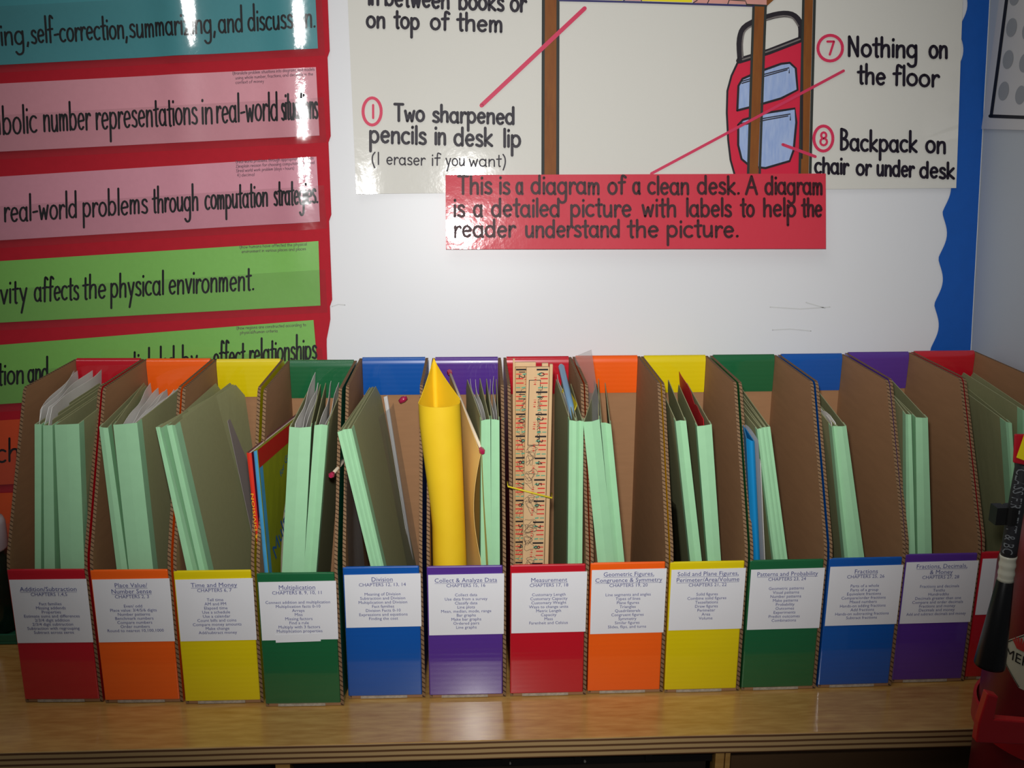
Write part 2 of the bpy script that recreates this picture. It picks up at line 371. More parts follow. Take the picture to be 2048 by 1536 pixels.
# faint scuffs left on the white wall
b = MB()
for pts in ([(1540, 614), (1600, 618), (1660, 614)], [(1545, 660), (1580, 658), (1622, 662)], [(664, 613), (676, 609), (690, 610)], [(1612, 605), (1650, 616)]):
    ribbon(b, pts, 2.2, lambda x, y: on_wall(x, y, .0003))
o = b.build('wall_back_scuff', mat('grey_scuff', (205, 206, 206), .6, .2), recalc=False); struct(o)

# ------------------------------------------------------------------ bookcase under the boxes
EDGE = -.270
case = empty('bookcase', (.45, EDGE, -.8))
tag(case, 'maple plywood bookcase carrying the row of cardboard magazine files', 'bookcase')
def cpart(mb, name, mats, **k):
    mb.v = [(x - .45, y - EDGE, z + .8) for x, y, z in mb.v]
    return mb.build(name, mats, case, **k)
b = MB(); b.box((-.62, EDGE, -.020), (.985, YW - .002, 0))
top = cpart(b, 'top_board', [MAPLE, PLY], bevel=.0012)
for p in top.data.polygons:
    if p.normal.y < -.9: p.material_index = 1
d1 = on_y(564, 1515, EDGE + .004); d2 = on_y(1441, 1500, EDGE + .004); d3 = on_y(1457, 1500, EDGE + .004)
for dx, wd in ((d1.x, .0135), (d2.x, .0085), (d3.x, .0048)):
    b = MB(); b.box((dx - wd / 2, EDGE + .004, -.8), (dx + wd / 2, YW - .02, -.0205))
    o = cpart(b, 'divider', [MAPLE, PLY], bevel=.0006)
b = MB(); b.box((-.62, YW - .018, -.8), (.985, YW - .004, -.0205)); cpart(b, 'back_panel', mat('dark_brown_panel', (70, 56, 42), .7, .2, noise=(12, .1)))
b = MB(); b.box((d3.x + .004, EDGE + .035, -.8), (.985, EDGE + .045, -.0205))
cpart(b, 'door_panel', mat('brown_panel', (104, 78, 52), .6, .3, noise=(10, .08), stretch=(1, 1, 8)))
b = MB(); b.box((-.62, EDGE + .006, -.8), (-.605, YW - .02, -.0205)); cpart(b, 'side_panel', MAPLE)
# wire-file bins hanging under the top: black rails with tabs and pegs
RAIL = mat('black_plastic', (16, 15, 15), .45, .4); PEG = mat('grey_rivet', (120, 118, 112), .4, .5)
def bin_(name, label, px0, px1, tabs, pegs):
    a = on_y(px0, 1522, EDGE + .012); c = on_y(px1, 1522, EDGE + .012)
    r = empty(name, ((a.x + c.x) / 2, EDGE + .012, -.3)); tag(r, label, 'bin', 'black storage bins in the bookcase')
    ox, oy, oz = r.location
    def P(mb, n, mt):
        mb.v = [(x - ox, y - oy, z - oz) for x, y, z in mb.v]; mb.build(n, mt, r)
    b = MB(); x0, x1 = a.x + .004, c.x - .004; y0 = EDGE + .012
    b.box((x0, y0, -.3), (x1, y0 + .004, -.032)); b.box((x0, y0, -.3), (x0 + .004, YW - .03, -.032)); b.box((x1 - .004, y0, -.3), (x1, YW - .03, -.032))
    b.box((x0, YW - .034, -.3), (x1, YW - .03, -.032)); b.box((x0, y0, -.3), (x1, YW - .03, -.296)); P(b, 'bin_body', mat('dark_bin', (40, 32, 26), .5, .4))
    b = MB(); b.box((x0 - .001, y0 - .003, -.034), (x1 + .001, y0 + .005, -.027)); P(b, 'rail', RAIL)
    for t in tabs:
        q = on_y(t, 1515, y0 - .004).x; b = MB(); b.box((q - .0032, y0 - .006, -.031), (q + .0032, y0 - .002, -.0215)); P(b, 'tab', RAIL)
    for t in pegs:
        q = on_y(t, 1520, y0 - .004).x; b = MB(); b.tube([(q, y0 - .0045, -.0305), (q, y0 - .002, -.0305)], .0011, 8); P(b, 'peg', PEG)
    return r
bin_('storage_bin', 'black storage bin with a row of small rivets under the shelf', 108, 548, [], [150, 188, 225, 262, 300, 338, 375, 412, 450, 487, 524])
bin_('storage_bin', 'black storage bin with square rail tabs between two bookcase dividers', 582, 1428, [725, 869, 1012, 1156, 1297], [870, 1020, 1170])

# ------------------------------------------------------------------ magazine files
D, HF, H, W, T = .1961, .1426, .3013, .0760, .003
YC = -.122                                   # where the top edge of a side turns down
BOX = [(-.005, .0066, -.0286), (.0722, .0022, -.0188), (.1494, -.0029, -.0077), (.2304, -.0107, -.0148), (.308, -.0006, -.0063), (.3885, -.0023, -.008),
       (.4673, -.0026, -.0011), (.5446, -.0011, .0006), (.6212, -.0023, .0047), (.6995, -.0016, .005), (.7774, -.0001, .0094), (.8568, .0061, .0051), (.9348, .0090, .0070)]
HUES = ['red', 'orange', 'yellow', 'green', 'blue', 'purple'] * 2 + ['red']
U = 1.055e-4                                 # metres on a label per unit of the close-up it was read from
TEXT = [  # titles, title baseline (units below the label's top), chapters, list; label top/bottom as a share of the front's height
 (['Addition/Subtraction'], 110, 'CHAPTERS 1,4,5', ['Fact families', 'Missing addends', 'Properties', 'Estimate sums and differences', '2/3/4 digit addition', '2/3/4 digit subtraction', 'Subtraction with regrouping', 'Subtract across zeros'], .072, .54),
 (['Place Value/', 'Number Sense'], 76, 'CHAPTERS 2, 3', ['Even/ odd', 'Place value: 3/4/5/6 digits', 'Number patterns', 'Benchmark numbers', 'Compare numbers', 'Order numbers', 'Round to nearest 10,100,1000'], .066, .53),
 (['Time and Money'], 74, 'CHAPTERS 6, 7', ['Tell time', 'AM and PM', 'Elapsed time', 'Use a schedule', 'Use a calendar', 'Count bills and coins', 'Compare money amounts', 'Make change', 'Add/subtract money'], .06, .515),
 (['Multiplication'], 72, 'CHAPTERS 8, 9, 10, 11', ['Connect addition and multiplication', 'Multiplication facts 0-10', 'Arrays', 'Miss', 'Missing factors', 'Find a rule', 'Multiply with 3 factors', 'Multiplication properties'], .062, .49),
 (['Division'], 66, 'CHAPTERS 12, 13, 14', ['Meaning of Division', 'Subtraction and Division', 'Multiplication and Division', 'Fact families', 'Division Facts 0-10', 'Expressions and equations', 'Finding the cost'], .055, .447),
 (['Collect & Analyze Data'], 74, 'CHAPTERS 15, 16', ['Collect data', 'Use data from a survey', 'Classify data', 'Line plots', 'Mean, median, mode, range', 'Bar graphs', 'Make bar graphs', 'Ordered pairs', 'Line graphs'], .06, .51),
 (['Measurement'], 90, 'CHAPTERS 17, 18', ['Customary Length', 'Customary Capacity', 'Customary Weight', 'Ways to change units', 'Metric Length', 'Capacity', 'Mass', 'Farenheit and Celsius'], .057, .506),
 (['Geometric Figures,', 'Congruence & Symmetry'], 62, 'CHAPTERS 19, 20', ['Line segments and angles', 'Types of lines', 'Plane figures', 'Triangles', 'Quadrilaterals', 'Congruent figures', 'Symmetry', 'Similar figures', 'Slides, flips, and turns'], .05, .53),
 (['Solid and Plane Figures,', 'Perimeter/Area/Volume'], 62, 'CHAPTERS 21, 22', ['Solid figures', 'Combine solid figures', 'Tessellations', 'Draw figures', 'Perimeter', 'Area', 'Volume'], .054, .51),
 (['Patterns and Probability'], 65, 'CHAPTERS 23, 24', ['Geometric patterns', 'Visual patterns', 'Number patterns', 'Make patterns', 'Probability', 'Outcomes', 'Experiments', 'Predict outcomes', 'Combinations'], .066, .52),
 (['Fractions'], 70, 'CHAPTERS 25, 26', ['Parts of a whole', 'Parts of a group', 'Equivalent fractions', 'Compare/order fractions', 'Mixed numbers', 'Hands-on adding fractions', 'Add fractions', 'Hands-on subtracting fractions', 'Subtract fractions'], .06, .508),
 (['Fractions, Decimals,', '& Money'], 62, 'CHAPTERS 27, 28', ['Fractions and decimals', 'Tenths', 'Hundredths', 'Decimals greater than one', 'Compare and order decimals', 'Fractions and money', 'Decimals and money', 'Add and subtract decimals and money'], .057, .527),
 (['Multiply', 'By One Digit'], 66, 'CHAPTERS 29, 30', ['Multiply with tens', 'Multiply numbers', 'Estimate'], .05, .48),
]
TITLE = [' '.join(t[0]) for t in TEXT]
def loc2world(i, p):
    x, y, r = BOX[i]; c, s = math.cos(r), math.sin(r)
    return Vector((x + c * p[0] - s * p[1], y + s * p[0] + c * p[1], p[2]))
def world2loc(i, P):
    x, y, r = BOX[i]; c, s = math.cos(r), math.sin(r); dx, dy = P.x - x, P.y - y
    return Vector((c * dx + s * dy, -s * dx + c * dy, P.z))
def side_poly():
    p = [(0, .0005), (0, H), (YC + .004, H), (YC, H - .003)]
    p += [(lerp(YC, -D + .0035, k), lerp(H - .003, HF + .014, k)) for k in (.25, .5, .75, 1.)]
    p += [(-D + .0012, HF + .005), (-D, HF), (-D, .0005)]
    return p
for i in range(13):
    hue = HUES[i]; C = COLS[hue]; tl, t0, chap, items, la, lb = TEXT[i]
    root = empty('magazine_file', (BOX[i][0], BOX[i][1], .0004), BOX[i][2])
    where = {0: ', at the end of the row by the red chart', 12: ', at the end of the row behind the fire extinguisher'}.get(i, '')
    nm = 'partly hidden behind the fire extinguisher' if i == 12 else 'labelled ' + TITLE[i].rstrip(',')
    tag(root, '%s cardboard magazine file %s' % (hue, nm), 'magazine file', 'cardboard magazine files in a row')
    b = MB(); b.prism(side_poly(), 0, T, 0, 1, 2); o = b.build('side_panel', [C, KRAFT, CORR], root)
    b = MB(); b.prism(side_poly(), W - T, W, 1, 0, 2); o = b.build('side_panel', [C, KRAFT, CORR], root)
    b = MB(); b.box((T + .0001, -T, .0005), (W - T - .0001, 0, H - .001)); o = b.build('back_panel', [KRAFT, C], root)
    for p in o.data.polygons:
        if p.normal.y > .9: p.material_index = 1
    b = MB(); b.box((T + .0001, -D + .0002, .0005), (W - T - .0001, -T - .0001, .0035)); o = b.build('base_panel', [KRAFT, CORR], root)
    # front: coloured board wrapped round from the left side, its top edge folded in
    b = MB(); b.box((-.0002, -D - .0006, .0032), (W - T - .0002, -D + T - .0008, HF))
    o = b.build('front_panel', [C], root, bevel=.0012)
    # pale corrugated lip showing under the front
    b = MB(); b.box((.012, -D - .0004, .0004), (W - .018, -D + .0001, .0031)); b.build('base_lip', mat('pale_corrugation', (176, 164, 148), .9, .1, noise=(420, .5)), root)
    # flap folded over the back and down inside, rounded at the fold
    FL = .041
    pr = [(.0006, H - .002), (.0004, H + .0004), (-.0016, H + .0012)] + [(-.0016 - .0040 * math.sin(math.radians(a)), H + .0012 - .0080 * (1 - math.cos(math.radians(a)))) for a in range(10, 91, 10)]
    pr += [(-.0054, H - .016), (-.0048, H - FL + .004), (-.0042, H - FL)]
    b = MB(); n = len(pr); xa, xb = T + .0004, W - T - .0004
    b.add([(xa, y, z) for y, z in pr] + [(xb, y, z) for y, z in pr], [(k, k + 1, n + k + 1, n + k) for k in range(n - 1)])
    b.build('inner_flap', C, root, smooth=True, solid=.0008)
    # white label with its lettering
    z1 = HF * (1 - la); z0 = HF * (1 - lb); yl = -D - .0011
    b = MB(); b.add([(.0012, yl, z1), (W - T + .0012, yl, z1 + .0006), (W - T + .0008, yl, z0 + .0004), (.001, yl, z0)], [(0, 3, 2, 1)])
    if i == 3: b.add([(.014, yl - .0002, z0 + .006), (.057, yl - .0002, z0 + .007), (.057, yl - .0002, z0 - .0014), (.014, yl - .0002, z0 - .0024)], [(0, 3, 2, 1)])
    lab = b.build('label', WHITE, root, solid=.0003)
    mid = (W - T) / 2 + .0008; b = MB(); zz = z1 - t0 * U
    for k, t in enumerate(tl):
        z = zz - k * 60 * U
        x0, x1 = printed(b, t, .0064, lambda x, y, z=z: (mid + x, yl - .0006, z + y), width=None if len(t) < 22 else .060)
        b.box((mid + x0, yl - .0006, z - .0011), (mid + x1, yl - .00058, z - .0008))
    z = zz - (len(tl) - 1) * 60 * U - 48 * U
    printed(b, chap, .0050, lambda x, y: (mid + x, yl - .0006, z + y))
    for k, t in enumerate(items):
        zi = z - 92 * U - k * 41 * U
        printed(b, t, .0044, lambda x, y: (mid + x, yl - .0006, zi + y), width=None if len(t) < 31 else .061)
    b.build('lettering', INKBLUE, lab, recalc=False)

# ------------------------------------------------------------------ folders and papers in the files
def cloth_quad(A, B, Cc, Dd, nu=10, nv=6, rnd=0.0, wave=0.0, ph=0.0, top=None):
    """grid over A front-top, B front-bottom, Cc back-bottom, Dd back-top; rounded or wavy top"""
    nrm = (Dd - A).cross(B - A).normalized()
    def fn(u, v):
        vm = 1.0
        if rnd and u > 1 - rnd: vm = 1 - rnd * .6 * (1 - math.sqrt(max(0, 1 - ((u - 1 + rnd) / rnd) ** 2)))
        if top: vm *= top(u)
        t = 1 - v * vm if False else v
        a = B.lerp(A, v * vm); c = Cc.lerp(Dd, v * vm)
        p = a.lerp(c, u)
        if wave: p = p + nrm * wave * math.sin(7 * u + ph) * v
        return p
    b = MB(); b.grid(fn, nu, nv); return b
XI0, XI1 = T + .0012, W - T - .0012
def inside(i, P):
    """keep a point inside the box"""
    q = world2loc(i, P); q.x = min(max(q.x, XI0), XI1); q.y = min(max(q.y, -D + T + .002), -.0105); return loc2world(i, q)
YF = -.181                                   # front of the folders, in the box
def edge_line(i, tp, bp, y=YF):
    x, yy, r = BOX[i]
    n = Vector((-math.sin(r), math.cos(r), 0)); p0 = loc2world(i, (0, y, 0))
    A = on_plane(tp[0], tp[1], p0, n); Q = on_plane(bp[0], bp[1], p0, n)
    t = (.006 - A.z) / (Q.z - A.z); B = A + (Q - A) * t
    l = world2loc(i, A); l.x = min(max(l.x, -.028 if y < -.15 else XI0), W + .004 if y < -.15 else XI1)
    return loc2world(i, l), inside(i, B)
def back_of(i, P, bp=None, ztop=None, depth=.166):
    """back-top corner: from a pixel at the folder's height, or straight back"""
    if bp:
        q = on_z(bp[0], bp[1], P.z); l = world2loc(i, q); l.y = min(max(l.y, -.07), -.0105); a = world2loc(i, P)
        if a.x < XI0:                                   # clear the top corner of the side on the way back
            l.x = max(l.x, XI0 + (XI0 - a.x) * (l.y - (YC - .004)) / ((YC - .004) - a.y))
        return inside(i, loc2world(i, l))
    l = world2loc(i, P); return inside(i, loc2world(i, (l.x, l.y + depth, P.z)))
def folder(i, label, tops, bots, backs=(None, None), crease=None, group=None, wrap=.011, cat='folder', papers=0, pheight=.97, cover=None, spine=None):
    """tops/bots: pixel x,y of the left and right front edges"""
    root = empty('file_folder', loc2world(i, (W / 2, -.1, .004))); tag(root, label, cat, group)
    inv = root.location
    def rel(mb): mb.v = [tuple(Vector(v) - inv) for v in mb.v]; return mb
    E = []
    for k in (0, 1):
        A, B = edge_line(i, tops[k], bots[k]); Dd = back_of(i, A, backs[k])
        q = Dd - A; Cc = inside(i, Vector((B.x + q.x * .6, Dd.y, B.z)))
        E.append((A, B, Cc, Dd))
    la_, lb_ = world2loc(i, E[0][3]), world2loc(i, E[1][3])
    if lb_.x < la_.x + .0025:
        if la_.x + .0025 > XI1: la_.x = XI1 - .0025; A, B, Cc, Dd = E[0]; E[0] = (A, B, Cc, loc2world(i, la_))
        lb_.x = la_.x + .0025; A, B, Cc, Dd = E[1]; E[1] = (A, B, Cc, loc2world(i, lb_))
    for k in (0, 1):
        A, B, Cc, Dd = E[k]
        rel(cloth_quad(A, B, Cc, Dd, rnd=.10)).build('cover', cover or COVER, root, solid=.0008)
    (A0, B0, C0, D0), (A1, B1, C1, D1) = E
    mid = -.0022 if crease is None else crease
    fwd = (loc2world(i, (0, 0, 0)) - loc2world(i, (0, .001, 0))).normalized()      # towards the viewer
    side = (loc2world(i, (1, 0, 0)) - loc2world(i, (0, 0, 0)))
    def fn(u, v):
        # u: 0 wrap left, .25 left edge, .5 middle, .75 right edge, 1 wrap right
        L = B0.lerp(A0, v); R = B1.lerp(A1, v); Lb = C0.lerp(D0, v); Rb = C1.lerp(D1, v)
        LW = L + (Lb - L).normalized() * wrap - side * .0007; RW = R + (Rb - R).normalized() * wrap + side * .0007
        L2 = L + fwd * .0008 - side * .0007; R2 = R + fwd * .0008 + side * .0007
        M_ = (L + R) / 2 + fwd * (.0008 + mid)
        pts = [LW, L2, M_, R2, RW]; k = min(int(u * 4), 3); return pts[k].lerp(pts[k + 1], u * 4 - k)
    b = MB(); b.grid(fn, 4, 10); rel(b).build('spine', spine or SPINE, root, solid=.0005)
    for k in range(papers):
        f = (k + .8) / (papers + .6)
        A = A0.lerp(A1, f); B = B0.lerp(B1, f); Dd = D0.lerp(D1, f); Cc = C0.lerp(C1, f)
        A = A.lerp(Dd, .05); B = B.lerp(Cc, .05); h = pheight + random.uniform(-.02, .02)
        ph = random.uniform(0, 6)
        g = cloth_quad(B.lerp(A, h), B, Cc, Cc.lerp(Dd, h + random.uniform(0, .03)), 14, 6, wave=.0012, ph=ph, top=lambda u, p=ph: 1 - .006 * math.sin(7 * u + p) ** 2)
        o = g.build('paper_sheet', SHEET, None, solid=.0004)
        tag(o, 'white sheets in the %s' % label.replace('pale green ', '').replace('second from the left ', ''), 'paper', 'sheets in the ' + label)
    return E
IN = lambda k: 'in the ' + ['Addition/Subtraction', 'Place Value', 'Time and Money', 'Multiplication', 'Division', 'Analyze Data', 'Measurement', 'Geometric Figures', 'Solid Figures', 'Patterns', 'blue Fractions', 'purple Fractions', 'end red'][k] + ' file'
g_ = lambda k: 'folders ' + IN(k)
# file 1
folder(0, 'thin pale green folder against the left side ' + IN(0), [(72, 848), (82, 848)], [(70, 1136), (81, 1136)], group=g_(0), crease=.0)
folder(0, 'pale green folder second from the left ' + IN(0), [(89, 850), (104, 850)], [(91, 1136), (109, 1136)], group=g_(0), crease=.0)
folder(0, 'wide pale green folder ' + IN(0), [(112, 849), (157, 847)], [(124, 1136), (168, 1135)], group=g_(0), crease=.0004)
# file 2
folder(1, 'thin rounded pale green folder ' + IN(1), [(201, 853), (215, 855)], [(236, 1138), (254, 1138)], [(286, 733), (296, 740)], group=g_(1), crease=.001)
folder(1, 'wide pale green folder stuffed with papers ' + IN(1), [(229, 849), (273, 845)], [(260, 1137), (305, 1136)], [(305, 745), (366, 772)], group=g_(1), crease=.0004, papers=6, pheight=.98)
# file 3
folder(2, 'thin pale green folder leaning on the left side ' + IN(2), [(314, 854), (322, 855)], [(376, 1140), (394, 1140)], [(425, 752), (432, 753)], group=g_(2))
folder(2, 'thin pale green folder with a broad bare cover ' + IN(2), [(336, 851), (349, 850)], [(401, 1140), (416, 1140)], [(440, 752), (476, 752)], group=g_(2))
# file 4
folder(3, 'wide creased pale green folder ' + IN(3), [(581, 853), (621, 853)], [(566, 1145), (606, 1145)], [(633, 751), (648, 752)], group=g_(3), crease=.003, papers=3, pheight=1.0)
folder(3, 'narrow pale green folder right of the wide one ' + IN(3), [(631, 850), (654, 850)], [(609, 1145), (631, 1145)], [(657, 752), (690, 762)], group=g_(3), crease=-.003, papers=2, pheight=.97)
# file 5: three thin leaning folders
folder(4, 'thin pale green folder left of three leaning ones ' + IN(4), [(677, 864), (685, 860)], [(743, 1131), (749, 1131)], [(744, 754), (748, 754)], group=g_(4), crease=-.001, wrap=.006)
folder(4, 'thin pale green folder between two leaning ones ' + IN(4), [(687, 859), (694, 858)], [(751, 1131), (757, 1131)], [(750, 753), (754, 753)], group=g_(4), crease=-.001, wrap=.006)
folder(4, 'thin pale green folder whose broad cover shows ' + IN(4), [(696, 858), (702, 857)], [(759, 1131), (766, 1131)], [(756, 753), (760, 753)], group=g_(4), crease=-.001, papers=1, pheight=.97)
# file 6
folder(5, 'pale green folder beside the amber zip bag ' + IN(5), [(964, 841), (979, 838)], [(963, 1133), (981, 1133)], [(932, 750), (958, 745)], group=g_(5), papers=2, crease=-.0015)
folder(5, 'pale green folder against the right side ' + IN(5), [(984, 838), (997, 840)], [(984, 1133), (998, 1133)], [(972, 750), (992, 748)], group=g_(5), papers=2, crease=-.001)
# file 7
folder(6, 'pale green folder beside the rulers ' + IN(6), [(1140, 840), (1151, 842)], [(1137, 1126), (1148, 1126)], [(1109, 748), (1120, 748)], group=g_(6), papers=1, crease=-.001)
folder(6, 'pale green folder against the right side ' + IN(6), [(1154, 842), (1165, 842)], [(1151, 1126), (1163, 1126)], [(1132, 752), (1144, 760)], group=g_(6), papers=1)
# file 8
folder(7, 'wide creased pale green folder ' + IN(7), [(1168, 843), (1197, 838)], [(1197, 1125), (1226, 1125)], [(1157, 760), (1178, 750)], group=g_(7), crease=.003)
folder(7, 'narrow pale green folder right of the wide one ' + IN(7), [(1203, 845), (1220, 848)], [(1228, 1125), (1247, 1124)], [(1196, 757), (1206, 752)], group=g_(7), crease=-.003)
# file 9
folder(8, 'pale green folder at the left ' + IN(8), [(1352, 842), (1370, 841)], [(1382, 1125), (1402, 1125)], [(1308, 748), (1332, 750)], group=g_(8))
folder(8, 'pale green folder holding the red envelope ' + IN(8), [(1395, 852), (1421, 848)], [(1417, 1124), (1440, 1123)], [(1346, 752), (1364, 752)], group=g_(8), crease=.0008)
# file 10: three thin folders
folder(9, 'thin pale green folder next to the plastic bag ' + IN(9), [(1515, 858), (1522, 856)], [(1548, 1120), (1556, 1120)], [(1448, 775), (1456, 773)], group=g_(9), wrap=.006, crease=-.001)
folder(9, 'thin pale green folder, middle of three ' + IN(9), [(1524, 855), (1530, 854)], [(1558, 1120), (1565, 1120)], [(1460, 770), (1465, 768)], group=g_(9), wrap=.006, crease=-.001)
folder(9, 'thin pale green folder, right of three ' + IN(9), [(1532, 854), (1538, 853)], [(1567, 1120), (1573, 1119)], [(1469, 766), (1474, 764)], group=g_(9), wrap=.006, crease=-.001)
# file 11
folder(10, 'thin pale green folder with a broad cover ' + IN(10), [(1664, 853), (1672, 852)], [(1690, 1115), (1704, 1115)], [(1585, 770), (1598, 765)], group=g_(10), papers=1, pheight=1.02)
folder(10, 'thicker pale green folder at the right ' + IN(10), [(1675, 852), (1690, 851)], [(1707, 1115), (1726, 1114)], [(1601, 765), (1618, 760)], group=g_(10), crease=.001)
# file 12
folder(11, 'thin pale green folder at the left ' + IN(11), [(1812, 828), (1820, 829)], [(1814, 1106), (1828, 1106)], [(1728, 752), (1736, 750)], group=g_(11), crease=-.001)
folder(11, 'wider pale green folder at the right ' + IN(11), [(1832, 834), (1853, 835)], [(1836, 1105), (1861, 1105)], [(1746, 750), (1772, 748)], group=g_(11), crease=.001)
# file 13
folder(12, 'pale green folder with a green spine strip ' + IN(12), [(2012, 843), (2021, 846)], [(2030, 1100), (2040, 1100)], [(1884, 752), (1896, 750)], group=g_(12), crease=-.001, wrap=.013)
folder(12, 'taller pale green folder behind the other one ' + IN(12), [(2046, 820), (2062, 822)], [(2068, 1100), (2082, 1100)], [(1916, 738), (1936, 738)], group=g_(12), crease=-.001)

def sheet(i, name, label, cat, pts, m_, group=None, y=YF, wave=.001, solid=.0004, ph=0., nu=10, top=None, rel=True):
    """free sheet in box i: pts = front-top px, front-bottom px, back-top px (photo pixels), y = depth of the front edge in the box"""
    A, B = edge_line(i, pts[0], pts[1], y); Dd = back_of(i, A, pts[2]) if len(pts) > 2 else back_of(i, A)
    Cc = inside(i, Vector((B.x + (Dd.x - A.x) * .6, Dd.y, B.z)))
    o = cloth_quad(A, B, Cc, Dd, nu, 8, wave=wave, ph=ph, top=top).build(name, m_, None, solid=solid, smooth=True)
    return tag(o, label, cat, group), (A, B, Cc, Dd)
# white papers of file 1 (between the left side and the first folder)
for k in range(4):
    sheet(0, 'paper_sheet', 'crumpled white sheets beside the thin folder ' + IN(0), 'paper', [(78 + 5 * k, 838 - 2 * k), (76 + 5 * k, 1136), (150 + 17 * k, 742 + 2 * k)], SHEET, 'crumpled sheets ' + IN(0), y=-.176,
          wave=.0022, ph=k * 1.7, nu=16, top=lambda u, k=k: 1.02 + .006 * math.sin(3 * u + k) - .05 * (u < .06))
# grey information sheet in file 3
sheet(2, 'paper_sheet', 'grey printed sheet standing at the right ' + IN(2), 'paper', [(455, 842), (505, 1072), (478, 822)], mat('grey_sheet', (150, 142, 140), .5, .4, noise=(60, .05)), y=-.06, wave=0)
# white sheet and clear sleeve in file 5
sheet(4, 'paper_sheet', 'white sheet behind the leaning folders ' + IN(4), 'paper', [(768, 795), (800, 990), (775, 790)], SHEET, y=-.030, wave=.001)
sheet(4, 'plastic_sleeve', 'clear plastic sleeve at the right ' + IN(4), 'sleeve', [(757, 836), (812, 1122), (790, 800)], CLEAR, y=-.07, wave=.0015, solid=.0003)
# clear sheet in file 8
b = MB(); Q8 = [(1149, 713), (1183, 699), (1204, 850), (1176, 850)]
b.grid(lambda u, v: on_y(*quad_uv(Q8, u, v), lerp(lerp(-.030, -.085, u), lerp(-.105, -.150, u), v)), 8, 10)
tag(b.build('plastic_sleeve', film('milky_plastic', .06, rgb=(236, 232, 230), milk=.34)), 'clear plastic sheet sticking up highest in the Geometric Figures file', 'sleeve')
sheet(7, 'plastic_sleeve', 'second clear sheet between the folders ' + IN(7), 'sleeve', [(1200, 842), (1226, 1125), (1183, 745)], film('milky_plastic', .06), y=-.172, wave=.002, solid=.0003)
# red envelope in file 9
o, _ = sheet(8, 'envelope', 'red paper envelope sticking up ' + IN(8), 'envelope', [(1409, 838), (1430, 1124), (1352, 742)], mat('red_paper', (200, 28, 36), .6, .3, noise=(40, .06)), y=-.176, wave=.0012, ph=1, nu=16, top=lambda u: 1.0 + .02 * u - .03 * math.exp(-((u - .45) / .12) ** 2))
# white papers in file 11
sheet(10, 'paper_sheet', 'ragged white sheet between the folders ' + IN(10), 'paper', [(1671, 846), (1694, 1115), (1592, 762)], SHEET, y=-.176, wave=.0008, top=lambda u: 1.0 + .012 * math.sin(12 * u))
# dark plastic scrap in file 9
sheet(8, 'plastic_sleeve', 'dark crinkled plastic at the bottom left ' + IN(8), 'sleeve', [(1352, 1010), (1362, 1125), (1338, 1000)], film('smoky_plastic', .12, rgb=(170, 170, 175), rough=.08, bump=(120, .8, .003)), y=-.18, wave=.002)

# file 10: blue folder and plastic bag
def blue_folder():
    i = 9; root = empty('file_folder', loc2world(i, (W / 2, -.1, .004))); tag(root, 'bright blue folder in the green Patterns and Probability file', 'folder', g_(9))
    A, B = edge_line(i, (1508, 882), (1519, 1121), -.184); A0, B0 = edge_line(i, (1493, 876), (1505, 1121), -.181)
    inv = root.location; M = mat('blue_card', (20, 134, 196), .45, .4, noise=(30, .05))
    for (a, c, bk) in ((A, B, (1436, 800)), (A0, B0, (1424, 806))):
        Dd = back_of(i, a, bk); Cc = inside(i, Vector((c.x, Dd.y, c.z)))
        g = cloth_quad(a, c, Cc, Dd); g.v = [tuple(Vector(v) - inv) for v in g.v]; g.build('cover', M, root, solid=.0008)
    b = MB(); f = (loc2world(i, (0, -1, 0)) - loc2world(i, (0, 0, 0)))
    b.grid(lambda u, v: B0.lerp(A0, v).lerp(B.lerp(A, v), u) + f * .003 * math.sin(math.pi * u) - inv, 8, 8); b.build('spine', M, root, smooth=True, solid=.0006)
blue_folder()
sheet(9, 'plastic_bag', 'white crinkled plastic bag beside the blue folder ' + IN(9), 'bag', [(1517, 886), (1527, 1121), (1446, 792)], film('white_bag', .1, rgb=(225, 222, 220), milk=.8, bump=(80, .6, .003)), y=-.183, wave=.003, nu=18, solid=.0005, top=lambda u: 1.0 + .022 * math.sin(10 * u) + .01)
sheet(9, 'paper_sheet', 'white sheet inside the crinkled plastic bag ' + IN(9), 'paper', [(1520, 900), (1530, 1121), (1452, 800)], SHEET, y=-.180, wave=.001)

